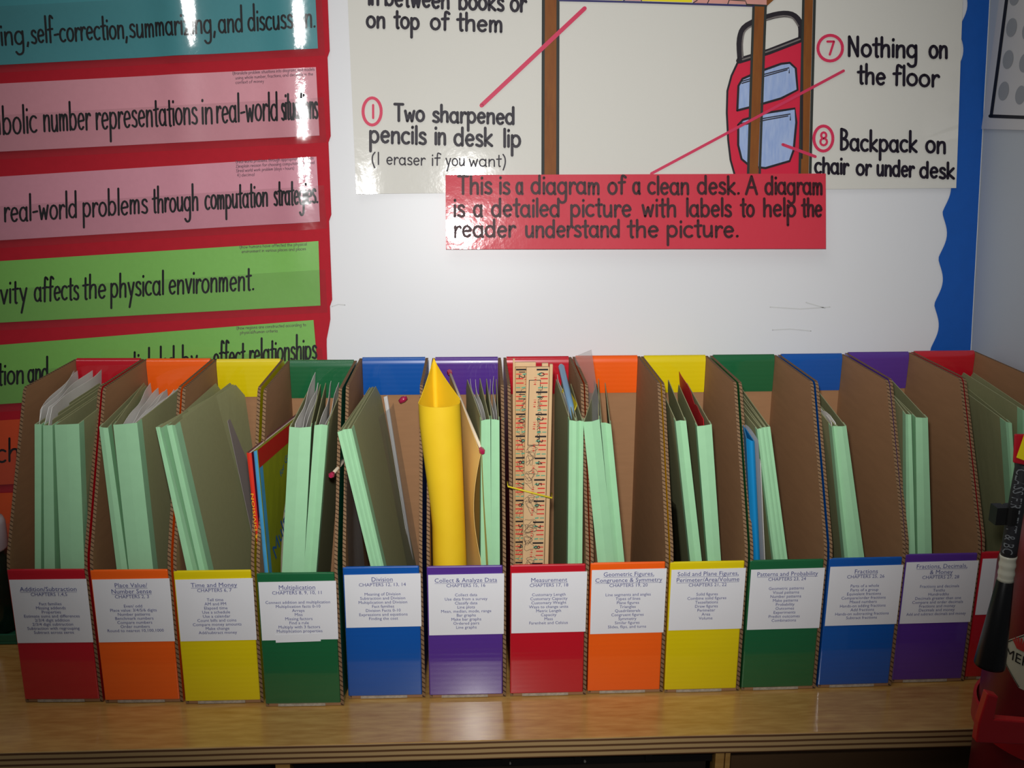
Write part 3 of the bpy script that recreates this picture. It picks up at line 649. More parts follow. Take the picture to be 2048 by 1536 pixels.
# ------------------------------------------------------------------ two books in file 4
LASTD = []
def book(label, tl, bl, tr, br, bk, cover, spine, title, spine_text=None, band=None):
    i = 3
    A0, B0 = edge_line(i, tl, bl, -.179); A1, B1 = edge_line(i, tr, br, -.179)
    root = empty('paperback_book', loc2world(i, (.02, -.1, .004))); tag(root, label, 'book', 'books ' + IN(3)); inv = root.location
    D0 = back_of(i, A0, bk[0]) if not LASTD else LASTD[0] + (A0 - LASTD[1]); D1 = D0 + (A1 - A0) * .9
    C0 = inside(i, Vector((B0.x + .0035, D0.y, B0.z))); C1 = C0 + (B1 - B0); LASTD[:] = [D1, A1]
    def rel(g): g.v = [tuple(Vector(v) - inv) for v in g.v]; return g
    rel(cloth_quad(A0, B0, C0, D0)).build('back_cover', cover, root, solid=.0006)
    rel(cloth_quad(A1, B1, C1, D1)).build('front_cover', cover, root, solid=.0006)
    b = MB(); f = (loc2world(i, (0, -1, 0)) - loc2world(i, (0, 0, 0)))
    b.grid(lambda u, v: B0.lerp(A0, v).lerp(B1.lerp(A1, v), u) + f * (.0006 + .0008 * math.sin(math.pi * u)), 4, 8); rel(b).build('spine', spine, root, solid=.0006)
    # page block
    e = .08; a0 = A0.lerp(A1, e); a1 = A0.lerp(A1, 1 - e); c0 = B0.lerp(B1, e); c1 = B0.lerp(B1, 1 - e); d0 = D0.lerp(D1, e); d1 = D0.lerp(D1, 1 - e); k0 = C0.lerp(C1, e); k1 = C0.lerp(C1, 1 - e)
    dn = Vector((0, 0, -.0015)); b = MB()
    b.add([a0 + dn, a1 + dn, d1 + dn, d0 + dn, c0, c1, k1, k0], [(0, 1, 2, 3), (4, 7, 6, 5), (0, 4, 5, 1), (1, 5, 6, 2), (2, 6, 7, 3), (3, 7, 4, 0)])
    rel(b).build('pages', mat('cream_pages', (206, 198, 176), .8, .2, noise=(300, .12), stretch=(8, 1, 1)), root)
    sd = (loc2world(i, (1, 0, 0)) - loc2world(i, (0, 0, 0))) * .0007
    def face(u, v): return B1.lerp(A1, v).lerp(C1.lerp(D1, v), u) + sd
    if band:
        b = MB(); b.grid(lambda u, v: face(u, .93 + .07 * v), 6, 2); rel(b).build('cover_band', band, root)
        b = MB(); b.grid(lambda u, v: face(.0 + .045 * u, .93 * v) + sd * .3, 2, 6); rel(b).build('cover_edge', mat('sky_blue_print', (70, 150, 196), .35, .4, noise=(60, .2)), root)
    if title:
        b = MB(); h = (A1 - B1).length; wd = (D1 - A1).length
        for t, s, u0, v0, ang in title:
            ca, sa = math.cos(ang), math.sin(ang)
            printed(b, t, s, lambda x, y: face(u0 + (x * ca - y * sa) / wd, v0 + (x * sa + y * ca) / h) + sd * .6, align='LEFT')
        rel(b).build('lettering', mat('blue_print', (36, 92, 158), .4, .4), root, recalc=False)
    if spine_text:
        b = MB(); n = (A1 - A0)
        printed(b, spine_text, .0046, lambda x, y: B0.lerp(A0, .60 + x / .28).lerp(B1.lerp(A1, .60 + x / .28), .3 - y / max(n.length, .003) * .95 + .62 * 0 + .35) + f * .0024, width=.135)
        rel(b).build('spine_lettering', mat('yellow_print', (240, 190, 40), .5, .3), root, recalc=False)
book('red-spined paperback with yellow spine lettering leaning in the green Multiplication file', (494, 905), (515, 1146), (503, 905), (526, 1146), [(576, 778), (582, 778)],
     mat('plum_cover', (96, 24, 52), .35, .5), mat('red_cover', (214, 52, 34), .35, .5), None, 'MULTIPLICATION & DIVISION')
book('green and blue paperback with a red top band in the Multiplication file', (508, 902), (530, 1146), (514, 900), (537, 1146), [(586, 780), (594, 788)],
     mat('green_cover', (134, 142, 30), .3, .5, noise=(16, .25)), mat('blue_spine', (70, 150, 196), .35, .5, noise=(60, .2)),
     [('Multiplication', .026, .12, .52, .5), ('for Grades', .011, .3, .82, .5)], None, band=mat('red_band', (176, 32, 28), .35, .5))

# ------------------------------------------------------------------ zip bags
PINK = mat('magenta_plastic', (168, 34, 74), .25, .6)
def zip_bag(i, label, p0, p1, y0, y1, drop, m_, slack=.01, clip=True):
    """bag hanging from a slider bar between two pixels at depths y0, y1 (box coordinates)"""
    x, yy, r = BOX[i]; n = Vector((-math.sin(r), math.cos(r), 0))
    a = on_plane(p0[0], p0[1], loc2world(i, (0, y0, 0)), n); c = on_plane(p1[0], p1[1], loc2world(i, (0, y1, 0)), n)
    root = empty('zip_bag', loc2world(i, (W / 2, -.1, .004))); tag(root, label, 'zip bag'); inv = root.location
    b = MB(); b.tube([a - inv, (a + c) / 2 - inv + Vector((0, 0, -.001)), c - inv], .0016, 8); b.build('zip_bar', mat('cream_plastic', (222, 205, 180), .35, .5), root, smooth=True)
    for e, d in ((a, (a - c).normalized()), (c, (c - a).normalized())):
        b = MB(); b.tube([e - d * .004 - inv, e + d * .001 - inv, e + d * .003 - inv], [.0024, .0030, .0020], 6); b.build('slider_clip', PINK, root)
    def fn(u, v):
        p = a.lerp(c, u); q = Vector((p.x + slack * (u - .3), p.y + .01 * (.5 - u), max(p.z - drop, .008)))
        s = p.lerp(q, v); s = s + Vector((.0025 * math.sin(5 * u + 6 * v), .002 * math.sin(9 * v), 0)) * v
        return inside(i, s) - inv
    b = MB(); b.grid(fn, 10, 14); b.build('bag_film', m_, root, smooth=True, solid=.0003)
zip_bag(4, 'clear zip bag with magenta slider at the left of the blue Division file', (663, 950), (700, 905), -.187, -.12, .16, film('grey_bag', .10, rgb=(225, 225, 225), milk=.10, rough=.1, bump=(70, .8, .003)), .02)
zip_bag(5, 'zip bag with red slider ends beside the yellow roll', (899, 744), (964, 902), -.03, -.186, .24, film('amber_bag', .08, rgb=(240, 214, 150), milk=.6, bump=(60, .5, .003), tint=(226, 184, 100)), .012)
b = MB(); q = loc2world(4, (.048, -.014, .258)); b.tube([q + Vector((-.004, 0, -.003)), q, q + Vector((.004, 0, .002))], [.0025, .0036, .0022], 8)
tag(b.build('plastic_clip', PINK, smooth=True), 'magenta plastic clip high at the back of the blue Division file', 'clip')

# ------------------------------------------------------------------ yellow roll in file 6
def roll():
    i = 5; YEL = mat('yellow_card', (236, 198, 36), .6, .3, noise=(50, .05), rgb2=(228, 186, 30))
    x, yy, r = BOX[i]; n = Vector((-math.sin(r), math.cos(r), 0)); yf = -.185
    tl = world2loc(i, on_plane(837, 806, loc2world(i, (0, yf + .02, 0)), n)); tr = world2loc(i, on_plane(920, 806, loc2world(i, (0, yf + .02, 0)), n))
    bl = world2loc(i, on_plane(858, 1134, loc2world(i, (0, yf + .02, 0)), n)); br = world2loc(i, on_plane(933, 1134, loc2world(i, (0, yf + .02, 0)), n))
    zt = on_plane(878, 816, loc2world(i, (0, yf, 0)), n).z
    cs = [(.985, .30, .10)] + [(math.cos(a), -math.sin(a) * .9, 0) for a in [math.pi * k / 24 for k in range(25)]]      # front half, right to left: x, y, rise
    cs += [(lerp(-1, -.28, k / 6), lerp(0, 1.75, k / 6), lerp(0, 1, (k / 6) ** 1.15)) for k in range(1, 7)]             # left plane up to the crease
    cs += [(lerp(-.28, 1.0, k / 8), lerp(1.75, .15, k / 8), 1 - (k / 8) ** .8 * .92) for k in range(1, 9)]
    def fn(u, v):
        f = u * (len(cs) - 1); k = min(int(f), len(cs) - 2); a, c = cs[k], cs[k + 1]; f -= k
        X, Y, rise = lerp(a[0], c[0], f), lerp(a[1], c[1], f), lerp(a[2], c[2], f)
        z = lerp(.006, zt + .036 * rise, v); kz = (z - bl.z) / (tl.z - bl.z)
        xl, xr = lerp(bl.x, tl.x, kz), lerp(br.x, tr.x, kz); lo = lerp(T + .0016, -.006, min(max((z - .18) / .1, 0), 1)); xl = max(xl, lo)
        return loc2world(i, ((xl + xr) / 2 + (xr - xl) / 2 * X, yf + .0185 + .0185 * Y, z))
    b = MB(); b.grid(fn, len(cs) - 1, 14)
    tag(b.build('paper_roll', YEL, smooth=True, solid=.0005), 'yellow card rolled into an open tube in the purple Analyze Data file', 'paper roll')
roll()
b = MB(); Q5 = [(921, 800), (961, 908), (962, 1134), (928, 1134)]
def tan_pt(u, v):
    px, py = quad_uv(Q5, u, v); py += 0
    px -= 14 * math.sin(math.pi * min(1, v * 1.05)) * u
    return on_y(px, py, lerp(-.120, -.186, u ** .8) - .003 * math.sin(5 * v) * (1 - u) - .006 * (1 - u) * v)
b.grid(tan_pt, 10, 14)
tag(b.build('paper_sheet', mat('tan_paper', (232, 192, 118), .5, .4, noise=(20, .08)), smooth=True, solid=.0004), 'tan sheet hanging between the yellow roll and the folders', 'paper')

# ------------------------------------------------------------------ rulers, pen and strip in file 7
BIRCH = mat('birch_ruler', (198, 164, 122), .5, .35, noise=(30, .08), stretch=(6, 1, 1)); BIRCH2 = mat('tan_ruler', (186, 148, 102), .5, .35, noise=(30, .1), stretch=(6, 1, 1))
RED_I = mat('red_ink', (196, 48, 42), .6, .2); TEAL_I = mat('teal_ink', (86, 150, 124), .6, .2); GREY_I = mat('grey_ink', (98, 82, 66), .6, .2)
def ruler(label, pxl, pxr, ty, y0, thick=.0045, marks=None, material=BIRCH, ztop=None, doodle=False, frame=False):
    i = 6; x, yy, r = BOX[i]; n = Vector((-math.sin(r), math.cos(r), 0)); p0 = loc2world(i, (0, y0, 0))
    A = world2loc(i, on_plane(pxl[0], ty, p0, n)); Bq = world2loc(i, on_plane(pxr[0], ty, p0, n)); Cq = world2loc(i, on_plane(pxl[1], 1126, p0, n)); Dq = world2loc(i, on_plane(pxr[1], 1126, p0, n))
    f = (A.z - .006) / (A.z - Cq.z)
    xl0, xr0 = A.x, Bq.x; xl1 = A.x + (Cq.x - A.x) * f; xr1 = Bq.x + (Dq.x - Bq.x) * f
    sh = max(0, XI0 + .0005 - min(xl0, xl1)); xl0 = max(xl0, XI0 + .0005); xl1 = max(xl1, XI0 + .0005)
    zt = A.z; root = empty('wooden_ruler', loc2world(i, ((xl1 + xr1) / 2, y0, .006)), r); tag(root, label, 'ruler', 'wooden rulers bundled in the red Measurement file')
    ox, oy = (xl1 + xr1) / 2, y0
    def at(s, z, d=0.0):                                   # s across 0..1, z height, d out of the face
        k = (z - .006) / (zt - .006); return Vector((lerp(lerp(xl1, xr1, s), lerp(xl0, xr0, s), k) - ox, -d, z - .006))
    b = MB(); q = [at(0, .006), at(1, .006), at(1, zt), at(0, zt)]; bk = Vector((0, thick, 0))
    b.add(q + [v + bk for v in q], [(0, 1, 2, 3), (7, 6, 5, 4), (0, 4, 5, 1), (1, 5, 6, 2), (2, 6, 7, 3), (3, 7, 4, 0)])
    b.build('ruler_body', material, root, bevel=.0006)
    if marks:
        inch = .0215; e = .00035; side = marks
        wd = (xr0 - xl0)
        mk = [MB(), MB(), MB()]; nb = MB()
        k = 0; z = zt - .002
        while z > HF - .01:
            q = k % 5; ln, col, th = {0: (.0105, 0, .0016), 1: (.005, 1, .0009), 2: (.0068, 1, .0012), 3: (.0072, 1, .0011), 4: (.004, 2, .0009)}[q]
            a_, c_ = (.06, .06 + ln / wd) if side == 'L' else (.94 - ln / wd, .94)
            m_ = mk[col]; m_.add([at(a_, z - th / 2, e), at(c_, z - th / 2, e), at(c_, z + th / 2, e), at(a_, z + th / 2, e)], [(0, 1, 2, 3)])
            if q == 0 and 0 <= (12 - k // 5) <= 12:
                num = str(12 - k // 5) if side == 'L' else str(k // 5)
                cs = .06 + (ln * .55) / wd if side == 'L' else .94 - (ln * .55) / wd
                printed(nb, num, .0085, lambda x, y: at(cs + (y - .003) / wd * 1, z - .0045 - x, e), align='CENTER')
            elif q in (2, 3):
                cs = (.06 + (ln + .0035) / wd) if side == 'L' else (.94 - (ln + .0035) / wd)
                hand(mk[col], [('1', 0, 1.6), ('4', 2.6, 4.6)], ((0, 0), (1, 0)), 1.1, 1.6, .5, lambda X, Y: at(cs + (Y) * .0012 / wd, z - (X - 2.5) * .0008, e))
            elif q in (1, 4):
                cs = (.06 + (ln + .003) / wd) if side == 'L' else (.94 - (ln + .003) / wd); g = mk[2]
                g.add([at(cs - .0018 / wd, z - .0008, e), at(cs + .0018 / wd, z - .0004, e), at(cs + .0018 / wd, z + .0009, e), at(cs - .0018 / wd, z + .0004, e)], [(0, 1, 2, 3)])
            k += 1; z -= inch / 5
        for g, M, nm in ((mk[0], BLACK, 'inch_marks'), (mk[1], RED_I, 'red_marks'), (mk[2], TEAL_I, 'teal_marks')):
            g.build(nm, M, root, recalc=False)
        nb.build('numerals', BLACK, root, recalc=False)
        # outline doodles of made-up animals
        b = MB(); rng = random.Random(5 if side == 'L' else 9); zc = zt - (.03 if side == 'L' else .085)
        while zc > HF - .005:
            cs = .72 if side == 'L' else .30
            for t in range(5):
                ax, az = rng.uniform(-.0035, .0035), rng.uniform(-.008, .008); rx, rz = rng.uniform(.0022, .0055), rng.uniform(.0028, .007); tw = rng.uniform(0, 3)
                pts = []
                for a in range(15):
                    th = a / 14 * 2 * math.pi; rr = 1 + .28 * math.sin(3 * th + tw); u_, v_ = rx * rr * math.cos(th), rz * rr * math.sin(th)
                    pts.append((ax + u_ * math.cos(tw) - v_ * math.sin(tw), az + u_ * math.sin(tw) + v_ * math.cos(tw)))
                pts = [(max(-.0065, min(.0065, p)), q_) for p, q_ in pts]
                ribbon(b, pts, .00042, lambda X, Y, cs=cs, zc=zc: at(min(max(cs + X / wd, .03), .97), zc + Y, .00032), caps=False)
            zc -= .0225
        b.build('doodles', GREY_I, root, recalc=False)
    if frame:
        wd = xr0 - xl0; b = MB(); z0_, z1_ = zt - .075, zt - .012; s0, s1 = .13, .62; e = .0003
        for (sa, za, sb, zb) in ((s0, z0_, s0, z1_), (s0, z1_, s1, z1_), (s1, z1_, s1, z1_ - .006), (s1, z0_ + .009, s1, z0_), (s1, z0_, s0, z0_)):
            ribbon(b, [(sa * wd, za), (sb * wd, zb)], .0006, lambda X, Y: at(X / wd, Y, e))
        printed(b, 'The Ruler Connection', .0062, lambda x, y: at(s1 + (y - .002) / wd, (z0_ + z1_) / 2 - x, e), width=.052)
        b.build('name_box', BLACK, root, recalc=False)
    return root
ruler('tan ruler with doodles at the front left of the bundle', (1020, 1021), (1056, 1053), 735, -.184, marks='L', material=BIRCH2)
ruler('pale ruler with a name box at the front of the bundle, numbered 0 down', (1053, 1045), (1099, 1088), 735, -.1895, thick=.0048, marks='R', frame=True)
for lab_, xl_, xr_, ty_, y_ in (('blank ruler edge standing tallest at the left of the bundle', (1018, 1019), (1026, 1027), 718, -.176), ('ruler lying flat behind the front two in the bundle', (1027, 1028), (1072, 1070), 725, -.178),
                         ('narrow ruler edge at the right of the bundle', (1099.5, 1089), (1106, 1097), 729, -.186), ('short ruler edge behind the pale front ruler', (1084, 1078), (1097, 1092), 727, -.178)):
    ruler(lab_, xl_, xr_, ty_, y_, thick=.004)
i = 6; nrm = Vector((0, 1, 0))
b = MB(); q0 = on_y(1016, 973, -.1945); q1 = on_y(1104, 996, -.1975)
b.tube([q0 + Vector((0, .012, 0)), q0, q1, q1 + Vector((.0005, .012, 0))], .0009, 6)
tag(b.build('rubber_band', mat('yellow_rubber', (206, 186, 40), .5, .4), smooth=True), 'thin yellow rubber band around the ruler bundle', 'rubber band')
n6 = Vector((0, 1, 0)); a = on_y(1122, 731, -.060); c = on_y(1148, 838, -.150)
dv = (c - a).normalized(); b.v = []; b = MB(); b.tube([a, a + dv * .003, a + dv * .06, c], [.0022, .0034, .0034, .0026], 12)
tag(b.build('pen', mat('slate_blue_plastic', (112, 150, 180), .3, .6), smooth=True), 'slate blue pen sticking up in the red Measurement file', 'pen')
A = on_y(1131, 766, -.070); c = on_y(1154, 808, -.125)
b = MB(); b.grid(lambda u, v: A.lerp(c, u) + Vector((-.004 * v + .001 * math.sin(9 * u) * v, -.003 * v, -.009 * v)), 10, 4)
tag(b.build('measuring_tape', mat('yellow_tape', (222, 190, 30), .4, .4, noise=(140, .35), rgb2=(150, 150, 40)), solid=.001, smooth=True), 'yellow measuring strip beside the blue pen in the Measurement file', 'measuring tape')

# ------------------------------------------------------------------ red pocket chart and its sentence strips
def ridge(x, c, s, slope): return slope * s / .607 * math.exp(-((x - c) / s) ** 2 / 2)
R1, R2 = on_wall(603, 180), on_wall(385, 60)
def bow(x, z, k=1.0):
    """how far the chart's laminated strips bulge off the wall (metres)"""
    h = ridge(x, R1.x - .013 + 0 * (z - R1.z), .013, .180) * k + ridge(x, R2.x - .014, .014, max(0, .28 + 1.2 * (z - R2.z))) * k
    return h * min(1, max(0, (z - R1.z + .22) / .08)) + .0002 * math.sin(40 * x + 25 * z)
def chart_pt(px, py, off, soft=1.0, tilt=None):
    p = on_wall(px, py, off); h = bow(p.x, p.z, soft) + (max(0, tilt[1] * (p.z - tilt[0])) if tilt else 0)
    return Vector((p.x, p.y - h, p.z))
chart = empty('pocket_chart', on_wall(330, 500)); tag(chart, 'red cloth pocket chart of coloured sentence strips hanging on the white wall', 'pocket chart'); cinv = chart.location.copy()
REDC = mat('red_cloth', (176, 26, 42), .75, .25, noise=(120, .08), bump=(300, .12, .0006))
def scall(y):            # right edge of the chart, nicked at every pocket
    k = (y - 110) / 166.0; f = k - math.floor(k); return lerp(654, 660, min(max(y, 0), 610) / 610) + 5 * f - (9 if y > 640 else 0) * min(1, (y - 640) / 40)
b = MB(); b.grid(lambda u, v: chart_pt(lerp(-330, scall(lerp(-160, 1280, v)), u), lerp(-160, 1280, v) , .0015, .25) - cinv, 50, 110); b.build('backing', REDC, chart, solid=.0012, offset=1)
STRIPS = [  # colour, name, quad (tl, tr, br, bl), pixels
 ('teal', (74, 152, 160), [(-330, -70), (631, -112), (636, 97), (-330, 147)]),
 ('pink', (214, 148, 160), [(-330, 185), (634, 135), (639, 271), (-330, 320)]),
 ('rose', (210, 144, 160), [(-330, 374), (634, 313), (640, 443), (-330, 500)]),
 ('lime green', (124, 184, 88), [(-330, 543), (637, 482), (641, 611), (-330, 663)]),
 ('leaf green', (122, 182, 86), [(-330, 716), (627, 640), (638, 768), (-330, 829)]),
 ('orange', (214, 78, 36), [(-330, 862), (634, 800), (640, 930), (-330, 990)]),
 ('deep orange', (222, 84, 32), [(-330, 1000), (634, 960), (640, 1085), (-330, 1135)])]
LINES = [
 (('ding,', -22, 58), ('self-correction,', 62, 256), ('summarizing,', 259, 432), ('and', 437, 488), ('discussion.', 496, 632)),
 (('symbolic', -55, 75), ('number', 86, 182), ('representations', 191, 397), ('in', 403, 427), ('real-world', 432, 558), ('situations', 563, 637)),
 (('real-world', 7, 155), ('problems', 164, 296), ('through', 304, 398), ('computation', 409, 537), ('strategies.', 547, 637)),
 (('tivity', -22, 54), ('affects', 67, 158), ('the', 164, 212), ('physical', 219, 328), ('environment.', 336, 508)),
 (('tion', -6, 48), ('and', 54, 97), ('spatial', 220, 300), ('led', 318, 350), ('by', 362, 395), ('effect', 425, 490), ('relationships', 497, 634)),
 (('school', -30, 100),), ()]
BASES = [((0, 90), (632, 55)), ((0, 268), (632, 236)), ((0, 444), (636, 405)), ((0, 607), (508, 579)), ((0, 770), (632, 716)), ((0, 924), (100, 918)), None]
XH = [25, 32, 27, 27, 25, 24, 24]; ASC = [2.05, 1.75, 1.95, 1.75, 1.95, 1.9, 1.9]
NOTES = {1: (['1)translate problem situations into diagrams and models', 'using whole number, fractions, and decimals in the', 'context of money'], (467, 150), [(467, 631), (473, 628), (473, 530)]),
         2: (['1)real-world problems through appropriate methods', '2)explain reason for choosing computation method', '3)real world work problem (days = hours)', '4) decimal'], (472, 326), [(472, 628), (473, 630), (473, 590), (475, 510)]),
         3: (['1)how humans have affected the physical', 'environment in various places and places'], (478, 497), [(478, 614), (483, 612)]),
         4: (['1)how regions are constructed according to', 'physical/human criteria'], (472, 659), [(472, 612), (480, 555)])}
for k, (nm, rgb, q) in enumerate(STRIPS):
    off = .0052; zb_ = on_wall(600, lerp(q[2][1], q[3][1], .05)).z; tl_ = (zb_, [.177, .099, .05, 0, 0, 0, 0][k])
    mb = MB(); mb.grid(lambda u, v: chart_pt(*quad_uv(q, u, v), off, 1, tl_), 110, 10)
    M = mat('laminated_' + nm.replace(' ', '_'), rgb, .5, .3, noise=(160, .04), coat=.8, bump=(170, .10, .0012))
    s = mb.build('sentence_strip', M, smooth=True, solid=.0006)
    about = ['reading self-correction, summarizing, and discussion', 'reading number representations in real-world', 'reading problems through computation strategies', 'reading affects the physical environment',
             'reading effect relationships, partly behind the magazine files', 'with a few letters showing beside the first red file', 'lowest on the chart beside the first red file'][k]
    tag(s, '%s laminated sentence strip %s' % (nm, about), 'sentence strip', 'sentence strips in the red pocket chart')
    if LINES[k]:
        mb = MB(); hand(mb, LINES[k], BASES[k], XH[k], ASC[k], 4.3, lambda x, y: chart_pt(x, y, off + .0007, 1, tl_))
        mb.build('lettering', BLACK, s, recalc=False)
    if k in NOTES:
        ls, (x0, y0), rg = NOTES[k]; mb = MB()
        for j, (t, (xa, xb)) in enumerate(zip(ls, rg)):
            tot = sum(G[c][1] for c in t); pos = xa; ws = []
            for wd_ in t.split(' '):
                wl = sum(G[c][1] for c in wd_) / tot * (xb - xa); ws.append((wd_, pos, pos + wl)); pos += wl + G[' '][1] / tot * (xb - xa)
            hand(mb, ws, ((xa, y0 + 9 * j), (xb, y0 + 9 * j - .05 * (xb - xa))), 3.4, 1.7, .75, lambda x, y: chart_pt(x, y, off + .0007, 1, tl_))
        mb.build('fine_print', mat('faded_ink', (92, 72, 84), .6, .2), s, recalc=False)
    # clear pocket across the lower half of the strip
    mid0 = [(lerp(q[0][0], q[3][0], .42), lerp(q[0][1], q[3][1], .47)), (lerp(q[1][0], q[2][0], .42) + 12, lerp(q[1][1], q[2][1], .44))]
    pq = [mid0[0], mid0[1], (q[2][0] + 14, q[2][1] + 14), (q[3][0], q[3][1] + 16)]
    mb = MB(); mb.grid(lambda u, v: chart_pt(*quad_uv(pq, u, v), .0078, 1, tl_) - cinv, 70, 8); mb.build('pocket', POCKET, chart, smooth=True, solid=.0002)

# ------------------------------------------------------------------ clean-desk poster
PC = on_wall(713, 388)
def curl(x, z):
    """poster's lower left corner curls off the wall"""
    a = max(0, PC.x + .040 - x)
    return 1.9 * a * a + max(0, .022 * (z - PC.z)) + .0002 * math.sin(23 * x + 31 * z)
def poster_pt(px, py, off=0.0):
    p = on_wall(px, py, .0035); return Vector((p.x, p.y - curl(p.x, p.z) - (off and off + .0005), p.z))
PW = mat('laminated_white_card', (214, 212, 204), .5, .3, noise=(5, .02), coat=.9, bump=(120, .07, .0014))
post = MB(); PQ = [(691, -150), (1925, -150), (1912, 376), (713, 388)]
post.grid(lambda u, v: poster_pt(*quad_uv(PQ, u, v)), 60, 30)
post = post.build('desk_poster', PW, smooth=True, solid=.0006)
tag(post, 'white laminated poster with a hand-drawn clean desk diagram on the wall', 'poster')
def ppart(mb, name, m_): return mb.build(name, m_, post, recalc=False)
def inkput(o): return lambda x, y: poster_pt(x, y, o)
def fill(mb, pts, put): 
    c = (sum(p[0] for p in pts) / len(pts), sum(p[1] for p in pts) / len(pts)); n = len(pts)
    q = []
    for k in range(n):
        a, e = pts[k], pts[(k + 1) % n]; q += [(lerp(a[0], e[0], t / 4), lerp(a[1], e[1], t / 4)) for t in range(4)]
    n = len(q); R_ = 6; vs = [put(lerp(c[0], p[0], r_ / R_), lerp(c[1], p[1], r_ / R_)) for r_ in range(1, R_ + 1) for p in q] + [put(*c)]
    fs = [(k, (k + 1) % n, len(vs) - 1) for k in range(n)] + [(r_ * n + k, r_ * n + (k + 1) % n, (r_ + 1) * n + (k + 1) % n, (r_ + 1) * n + k) for r_ in range(R_ - 1) for k in range(n)]
    mb.add(vs, fs)
def fillq(mb, q, put, nu=2, nv=8): mb.grid(lambda u, v: put(*quad_uv(q, u, v)), nu, nv)
P1 = inkput(.0012); MARKER = mat('black_violet_marker', (26, 18, 34), .5, .3)
CAPS = [
 [((('in', 735, 760), ('between', 768, 900), ('books', 915, 1008), ('or', 1018, 1052)), ((735, 10), (1052, 25)), 22, 1.6, 6), ((('on', 732, 772), ('top', 787, 840), ('of', 859, 898), ('them', 912, 1006)), ((732, 55), (1006, 64)), 21, 1.65, 5.8)],
 [((('Two', 787, 850), ('sharpened', 863, 1030)), ((787, 241), (1030, 248)), 20, 1.65, 5.8), ((('pencils', 737, 853), ('in', 867, 893), ('desk', 906, 986), ('lip', 1004, 1042)), ((737, 284), (1042, 294)), 22, 1.6, 5.8)],
 [((('(1', 742, 760), ('eraser', 772, 850), ('if', 862, 880), ('you', 890, 930), ('want)', 937, 1010)), ((742, 328), (1010, 333)), 14, 1.7, 2.8)],
 [((('Nothing', 1690, 1832), ('on', 1852, 1892)), ((1690, 112), (1892, 117)), 23, 1.65, 6), ((('the', 1710, 1768), ('floor', 1781, 1874)), ((1710, 167), (1874, 173)), 22, 1.75, 5.8)],
 [((('Backpack', 1676, 1833), ('on', 1847, 1890)), ((1676, 299), (1890, 306)), 22, 1.85, 5.8), ((('chair', 1626, 1696), ('or', 1709, 1741), ('under', 1750, 1827), ('desk', 1836, 1908)), ((1626, 345), (1908, 357)), 20, 1.55, 5.6)]]
for cap in CAPS:
    mb = MB()
    for ws, bs, xh_, as_, pn in cap: hand(mb, ws, bs, xh_, as_, pn, P1)
    ppart(mb, 'caption', MARKER)
CRIM = mat('crimson_marker', (206, 46, 84), .5, .3)
for cx, cy, rx, ry, d in ((745, 223, 18, 27, '1'), (1657, 97, 24.5, 25.5, '7'), (1645, 277, 19, 25, '8')):
    mb = MB(); ribbon(mb, arc(cx, cy, rx, ry, 0, 360, 28), 6, P1, caps=False)
    hand(mb, ((d, cx - 9 if d != '1' else cx - 1, cx + 9 if d != '1' else cx + 3),), ((cx - 9, cy + 13), (cx + 9, cy + 13)), 14, 1.85, 4.5, P1)
    ppart(mb, 'circled_number', CRIM)
# the drawing: desk, backpack, pointer lines
P2 = inkput(.0003); P3 = inkput(.0006); P4 = inkput(.0009)
BROWN = mat('brown_crayon', (140, 84, 26), .6, .3, noise=(60, .4), rgb2=(112, 56, 16), stretch=(3, 1, .6)); DARKL = mat('dark_outline', (44, 48, 46), .6, .3)
mb = MB()
fill(mb, [(1474, 124), (1461, 152), (1453, 182), (1452, 225), (1455, 280), (1460, 320), (1468, 348), (1600, 350), (1602, 82), (1560, 96)], P2)
ppart(mb, 'drawn_backpack', mat('crimson_fill', (204, 30, 62), .55, .3, noise=(40, .08)))
mb = MB()
fill(mb, [(1473, 219), (1475, 172), (1483, 158), (1510, 146), (1560, 128), (1577, 126), (1589, 137), (1593, 180), (1560, 197), (1512, 211)], P3)
fill(mb, [(1475, 250), (1484, 240), (1530, 226), (1588, 217), (1591, 245), (1586, 300), (1578, 322), (1530, 336), (1500, 333), (1482, 318), (1475, 290)], P3)
ppart(mb, 'drawn_pockets', mat('blue_pencil', (122, 150, 206), .6, .3, noise=(90, .3), rgb2=(176, 192, 222), stretch=(4, 1, .7)))
mb = MB()
ribbon(mb, smooth_path([(1479, 118), (1478, 78), (1492, 52), (1545, 32), (1580, 31), (1598, 50), (1600, 78)]), 13, P3)
ribbon(mb, [(1476, 122), (1535, 104), (1602, 78)], 12, P3)
for p in ([(1474, 124), (1461, 152), (1453, 182), (1452, 225), (1455, 280), (1460, 320), (1468, 348)], [(1602, 82), (1602, 347)]): ribbon(mb, p, 4, P4)
for p in ([(1473, 221), (1475, 172), (1483, 158), (1510, 146), (1560, 128), (1577, 126), (1589, 137), (1593, 180), (1560, 197), (1512, 211), (1473, 221)],
          [(1475, 250), (1484, 240), (1530, 226), (1588, 217), (1591, 245), (1586, 300), (1578, 322), (1530, 336), (1500, 333), (1482, 318), (1475, 290), (1475, 250)]): ribbon(mb, p, 4.5, P4)
for p in ([(1482, 163), (1530, 148), (1576, 136), (1576, 146)], [(1482, 167), (1530, 152), (1572, 140)], [(1480, 247), (1530, 236), (1579, 228), (1579, 240)], [(1480, 251), (1530, 240), (1574, 232)]): ribbon(mb, p, 2.2, P4)
ppart(mb, 'drawn_backpack_outline', mat('black_crayon', (34, 28, 36), .6, .3, noise=(90, .4)))
mb = MB()
for p in ([(1483, 116), (1483, 80), (1494, 57), (1545, 36), (1578, 35), (1594, 54)], [(1482, 120), (1535, 103), (1598, 79)]): ribbon(mb, smooth_path(p), 3, P4, caps=False)
